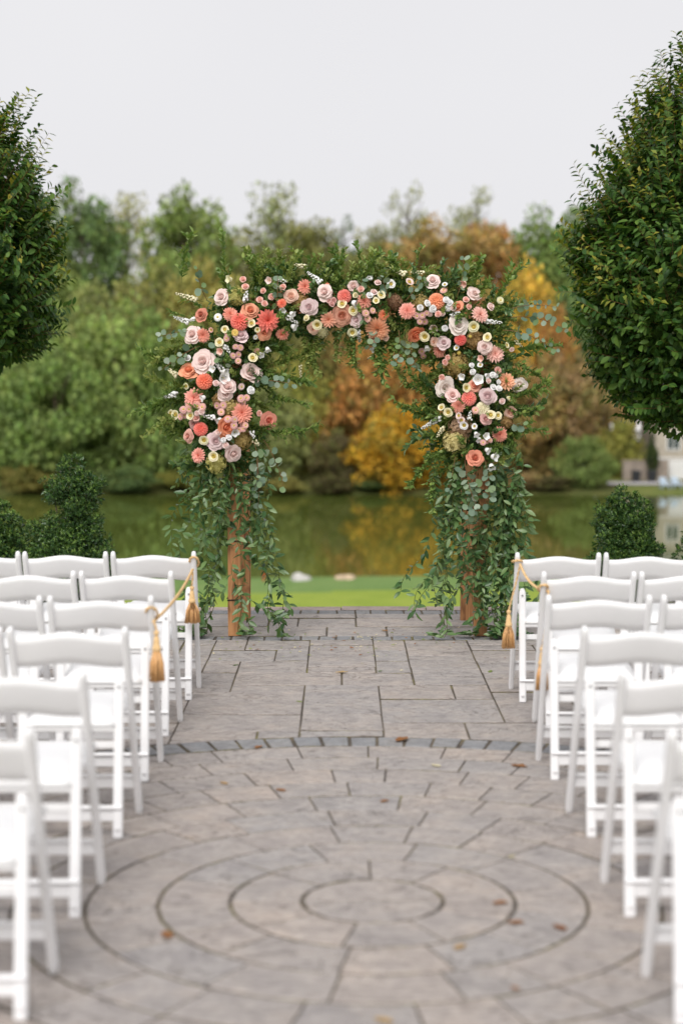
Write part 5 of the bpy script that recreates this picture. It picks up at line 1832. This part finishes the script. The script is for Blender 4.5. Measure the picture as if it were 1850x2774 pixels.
link('crown', CRD[2], av, Matrix.LocRotScale(Vector((0, 0, 2.1)), Euler((0, 0, 1)), Vector((0.55, 0.55, 2.2))), (0.022, 0.050, 0.020))

# ------------------------------------------------------------------ house, wall, garden things on the far bank
M_hstone = plain('pale house stone', (0.44, 0.39, 0.32), 0.85, 0.2, 0.25, 3, 0.4, 0.03)
M_trim = plain('white trim', (0.72, 0.71, 0.70), 0.6, 0.3, 0.04)
M_glass = plain('window glass', (0.03, 0.045, 0.05), 0.08, 0.6, 0.2, 1)
M_roof = plain('grey shingles', (0.13, 0.12, 0.12), 0.85, 0.2, 0.25, 2)
M_wallb = plain('brown garden wall', (0.30, 0.25, 0.21), 0.9, 0.2, 0.3, 2)
M_paveL = plain('pale driveway', (0.42, 0.40, 0.41), 0.85, 0.2, 0.1, 1)
M_blue = plain('pale blue paint', (0.45, 0.54, 0.64), 0.5, 0.3, 0.05)
M_bin = plain('black plastic', (0.02, 0.022, 0.025), 0.45, 0.4, 0.1)
hs_ = empty('stone_house', (34.0, 158.5, -7.75))
tag(hs_, 'pale stone house with white trimmed windows across the lake', 'house')
H0 = Vector(hs_.location)
def hb(name, m, x0, x1, y0, y1, z0, z1, par=hs_):
    off = H0 if par is hs_ else H0
    return MB().box(x0 - off.x, x1 - off.x, y0 - off.y, y1 - off.y, z0 - off.z, z1 - off.z).obj(name, m, par)
hb('wall', M_hstone, 28.3, 40, 155.0, 163, -8.0, -2.35)
hb('cornice', M_trim, 28.0, 40.3, 154.7, 163.3, -2.35, -2.0)
rf = MB(); rf.add([(27.8 - 34, -4.0, 5.75), (40.5 - 34, -4.0, 5.75), (40.5 - 34, 5.0, 5.75), (27.8 - 34, 5.0, 5.75), (27.8 - 34, 0.5, 8.6), (40.5 - 34, 0.5, 8.6)], [(0, 1, 5, 4), (2, 3, 4, 5), (0, 4, 3), (1, 2, 5), (3, 2, 1, 0)])
rf.obj('roof', M_roof, hs_)
for wx in (29.25, 32.4, 35.6):
    fr = hb('window', M_trim, wx, wx + 1.3, 154.93, 155.0, -5.15, -3.55)
    for k in (0, 1): hb('pane', M_glass, wx + 0.14 + k * 0.56, wx + 0.60 + k * 0.56, 154.905, 154.928, -5.0, -3.7, fr)
hb('belt_course', M_trim, 28.2, 40.1, 154.95, 155.0, -5.95, -5.8)
gd = hb('garage_door', M_trim, 29.5, 32.6, 154.94, 155.0, -7.75, -6.05)
for k in range(3): hb('door_panel', M_trim, 29.6, 32.5, 154.92, 154.938, -7.6 + k * 0.52, -7.16 + k * 0.52, gd)
h2 = empty('white_house', (27.0, 171, -7.4))
tag(h2, 'low white gabled house partly hidden behind the stone house', 'house')
MB().box(-3, 3.2, -2, 3, 0, 3.6).obj('wall', M_trim, h2)
rf = MB(); rf.add([(-3.3, -2.3, 3.6), (3.5, -2.3, 3.6), (3.5, 3.3, 3.6), (-3.3, 3.3, 3.6), (-3.3, 0.5, 5.3), (3.5, 0.5, 5.3)], [(0, 1, 5, 4), (2, 3, 4, 5), (0, 4, 3), (1, 2, 5), (3, 2, 1, 0)])
rf.obj('roof', M_trim, h2)
for k in (-1.8, 0.2, 1.8): MB().box(k, k + 0.9, -2.05, -2.0, 1.2, 2.6).obj('window', M_glass, h2)
gw = MB(); gw.box(25.2, 29.2, 153.9, 154.3, -8.0, -6.15); gw.box(25.1, 29.3, 153.85, 154.35, -6.15, -6.0)
tag(gw.obj('garden_wall', M_wallb), 'brown stone garden wall left of the house garage', 'wall')
for k, (bx_, lb) in enumerate(((26.2, 'black bin by the brown garden wall, further from the house'), (27.6, 'black bin by the brown garden wall, nearer the house'))):
    b_ = empty('waste_bin', (bx_, 152.9, float(bank_z(np.array(bx_), np.array(152.9)))))
    tag(b_, lb, 'bin', 'bins by the garden wall')
    MB().sweep([((0, 0, 0), 0.3, 0.3), ((0, 0, 0.95), 0.38, 0.38)], (1, 0, 0), (0, 1, 0), 0.1).obj('body', M_bin, b_)
    MB().sweep([((0, 0, 0.95), 0.41, 0.41), ((0, 0, 1.05), 0.38, 0.38)], (1, 0, 0), (0, 1, 0), 0.1).obj('lid', M_bin, b_)
dv = MB(); Vd = []; 
for xx in np.linspace(23.4, 40, 18):
    for yy in (150.2, 151.4, 152.6): Vd.append((xx, yy, float(bank_z(np.array(xx), np.array(yy))) + 0.05))
dv.add(Vd, [(i * 3 + j, i * 3 + 3 + j, i * 3 + 4 + j, i * 3 + 1 + j) for i in range(17) for j in range(2)])
tag(dv.obj('driveway', M_paveL), kind='structure')
def adirondack(x, y, label):
    z = float(bank_z(np.array(x), np.array(y)))
    r = empty('garden_chair', (x, y, z)); tag(r, label, 'chair', 'pale blue garden chairs by the lake'); r.rotation_euler.z = 0.2
    MB().box(-0.3, 0.3, -0.3, 0.25, 0.32, 0.37).obj('seat', M_blue, r)
    for k in range(5): MB().sweep([((-0.24 + 0.12 * k, 0.22, 0.3), 0.052, 0.012), ((-0.27 + 0.135 * k, 0.48, 1.0 - 0.03 * abs(k - 2)), 0.058, 0.012)], (1, 0, 0), (0, 1, 0)).obj('back_slat', M_blue, r)
    for s in (-1, 1):
        MB().box(s * 0.36 - 0.07, s * 0.36 + 0.07, -0.35, 0.35, 0.55, 0.58).obj('armrest', M_blue, r)
        MB().box(s * 0.33 - 0.04, s * 0.33 + 0.04, -0.33, -0.27, 0, 0.55).obj('leg', M_blue, r)
        MB().sweep([((s * 0.33, -0.25, 0.36), 0.03, 0.05), ((s * 0.33, 0.5, 0.03), 0.03, 0.05)], (1, 0, 0), (0, 0, 1)).obj('leg', M_blue, r)
adirondack(27.9, 148.4, 'pale blue garden chair on the far bank, farther from the garage')
adirondack(28.95, 148.6, 'pale blue garden chair on the far bank, nearer the garage')
# parked car behind the bushes
car = empty('parked_car', (21.9, 161, float(bank_z(np.array(21.9), np.array(161)))))
tag(car, 'silver parked car half hidden behind the waterside bushes', 'car')
M_carp = plain('silver car paint', (0.45, 0.47, 0.52), 0.3, 0.5, 0.04, 1, metal=0.3)
prof = [(-2.1, 0.35), (-2.15, 0.75), (-1.9, 0.9), (-1.2, 0.95), (-0.6, 1.42), (0.9, 1.45), (1.6, 1.0), (2.1, 0.92), (2.15, 0.4)]
cb_ = MB(); V = [(x_, s * 0.85 * (0.82 if z_ > 1.2 else 1), z_) for s in (-1, 1) for x_, z_ in prof]; n = len(prof)
cb_.add(V, [tuple(range(n)), tuple(range(2 * n - 1, n - 1, -1))] + [(i, n + i, n + (i + 1) % n, (i + 1) % n) for i in range(n)])
cb_.obj('body', M_carp, car)
for s in (-1, 1):
    MB().add([(-0.95, s * 0.80, 1.0), (1.35, s * 0.80, 1.02), (0.85, s * 0.73, 1.38), (-0.55, s * 0.73, 1.36)], [(0, 1, 2, 3)]).obj('side_window', M_glass, car)
    for xx in (-1.35, 1.35):
        wmb = MB(); wmb.lathe([(0.02, -0.1), (0.33, -0.1), (0.34, 0.0), (0.33, 0.1), (0.02, 0.1)], 16)
        wmb.obj('wheel', M_bin, car, M=Matrix.Translation((xx, s * 0.8, 0.33)) @ Matrix.Rotation(R(90), 4, 'X'))

# lakeside boulders and stake
def boulder(x, y, w_, h_, seed, m, label):
    rr = random.Random(seed); bm = bmesh.new()
    bmesh.ops.create_icosphere(bm, subdivisions=3, radius=1)
    for v in bm.verts:
        k = 1 + 0.12 * math.sin(v.co.x * 4 + seed) + 0.1 * math.sin(v.co.y * 5 + v.co.z * 3) + rr.uniform(-0.02, 0.02)
        v.co = Vector((v.co.x * w_ / 2 * k, v.co.y * w_ / 2.6 * k, v.co.z * h_ * k))
    me = bpy.data.meshes.new('boulder'); bm.to_mesh(me); bm.free()
    me.materials.append(m)
    me.polygons.foreach_set('use_smooth', [True] * len(me.polygons))
    o = link('boulder', me); o.location = (x, y, -7.93)
    tag(o, label, 'boulder', 'boulders on the lake edge')
boulder(-2.02, 79.6, 0.95, 0.36, 3, plain('pale grey rock', (0.50, 0.48, 0.46), 0.9, 0.2, 0.2, 3), 'pale grey boulder on the lawn edge, nearer the red stake')
boulder(0.08, 79.8, 0.92, 0.30, 5, plain('tan rock', (0.50, 0.38, 0.27), 0.9, 0.2, 0.25, 3), 'tan boulder on the lawn edge, farther from the red stake')
st = MB(); st.sweep([((0, 0, -0.2), 0.055, 0.055), ((0, 0, 0.40), 0.055, 0.055), ((0, 0, 0.45), 0.03, 0.03)], (1, 0, 0), (0, 1, 0))
so = st.obj('marker_stake', plain('red paint', (0.42, 0.055, 0.03), 0.6, 0.3)); so.location = (-3.72, 79.5, -7.93)
tag(so, 'short red marker stake on the lawn edge by the lake', 'stake')

# ------------------------------------------------------------------ fallen leaves
M_brown = leaf_mat('dry leaf', [(0.20, 0.075, 0.025), (0.26, 0.11, 0.035), (0.33, 0.16, 0.06)], 0.7, 0.15)
M_tanl = leaf_mat('tan leaf', [(0.42, 0.27, 0.13), (0.50, 0.36, 0.18)], 0.7, 0.2)
M_crl = leaf_mat('cream petal', [(0.62, 0.55, 0.36), (0.66, 0.60, 0.42)], 0.7, 0.2)
def fallen(x, y, size, m, label, name='fallen_leaf', curl=0.5, wd=0.5):
    V = []; F = []; nv, nu = 6, 4
    ro = random.random() * 6.28
    for j in range(nv + 1):
        v = j / nv
        for i in range(nu + 1):
            u = -1 + 2 * i / nu
            ww = wd * math.sin(math.pi * min(1, v * 0.96 + 0.02)) ** 0.7 * (1 + 0.18 * math.sin(v * 14 + u * 3))
            V.append((u * ww / 2, v - 0.5, 0.03 + curl * (0.22 * u * u * ww + 0.25 * (v - 0.5) ** 2) + 0.02 * math.sin(9 * v + 4 * u)))
    for j in range(nv):
        for i in range(nu):
            k = j * (nu + 1) + i; F.append((k, k + 1, k + nu + 2, k + nu + 1))
    o = link(name, mk(name, V, F, m, True), None, Matrix.LocRotScale(Vector((x, y, 0.002)), Euler((0, 0, ro)), Vector((size, size, size))))
    tag(o, label, 'leaf', 'fallen leaves on the patio')
for a in ((-0.10, 9.68, 0.075, M_tanl, 'curled tan leaf on the flagstones midway up the aisle'), (0.18, 7.87, 0.10, M_brown, 'long brown leaf lying on the curved blue grey cobble band'), (-0.48, 7.71, 0.06, M_brown, 'brown leaf just inside the cobble band, left of centre'),
          (0.31, 7.34, 0.055, M_crl, 'round cream petal inside the circle below the cobble band'), (0.67, 7.33, 0.075, M_brown, 'red brown curled leaf near the third right chair'), (-0.59, 7.02, 0.05, M_tanl, 'small tan leaf near the left chairs inside the circle'),
          (-0.35, 6.90, 0.055, M_brown, 'brown leaf left of centre in the circle\'s far half'), (0.07, 6.72, 0.045, M_brown, 'tiny brown leaf at the circle\'s far centre'), (0.41, 5.40, 0.055, M_brown, 'orange brown leaf topmost of three on the right of the rings'),
          (0.44, 5.20, 0.055, M_brown, 'orange brown leaf in the middle of three on the right of the rings'), (0.57, 5.15, 0.06, M_brown, 'orange brown leaf rightmost of three beside the third ring'), (-0.63, 5.08, 0.07, M_brown, 'orange leaf on the left of the third ring'),
          (0.25, 4.97, 0.055, M_tanl, 'light orange leaf right of the inner circle'), (0.01, 4.39, 0.06, M_tanl, 'light orange leaf at the bottom picture edge'), (0.38, 4.63, 0.035, M_brown, 'tiny brown leaf low on the right of the rings'), (0.50, 5.93, 0.03, M_crl, 'tiny cream petal on a joint of the outer ring'), (0.18, 11.29, 0.05, M_tanl, 'tan leaf on the flagstones under the arch')):
    fallen(*a)
for a in ((-0.32, 8.81, 0.05, M_box, 'green leaf left of centre on the aisle flags'), (0.12, 9.73, 0.045, M_box, 'green leaf right of the curled tan leaf'), (0.75, 9.71, 0.075, M_boxl, 'long light green leaf beside the second right chair'), (-0.72, 9.93, 0.05, M_box, 'green leaf near the front left chair')):
    fallen(*a, curl=0.25, wd=0.32)
gq = np.random.default_rng(33)
P, D, N, S = [], [], [], []
for i in range(170):
    xx = gq.normal(-0.1, 0.5); yy = 10.75 + gq.normal(0, 0.38)
    if abs(xx) > 0.95 or yy > 12.2: continue
    P.append((xx, yy, 0.005)); a = gq.uniform(0, 6.28); D.append((math.cos(a), math.sin(a), gq.uniform(0, 0.2))); N.append((gq.normal(0, 0.25), gq.normal(0, 0.25), 1)); S.append(gq.uniform(0.012, 0.036))
V, F = spread(LLO, mats4(P, D, N, S))
me = mk('leaf_litter', V, F); me.materials.append(M_boxl); me.materials.append(M_crl); me.materials.append(M_brown)
me.polygons.foreach_set('material_index', [(i // 1) // 1 % 3 if False else ((i % (len(F) // 4)) * 7919) % 3 for i in range(len(F))])
tag(link('leaf_litter', me), 'scattered leaf bits and petals on the flagstones before the arch', 'litter', kind='stuff')
bpy.context.view_layer.update()
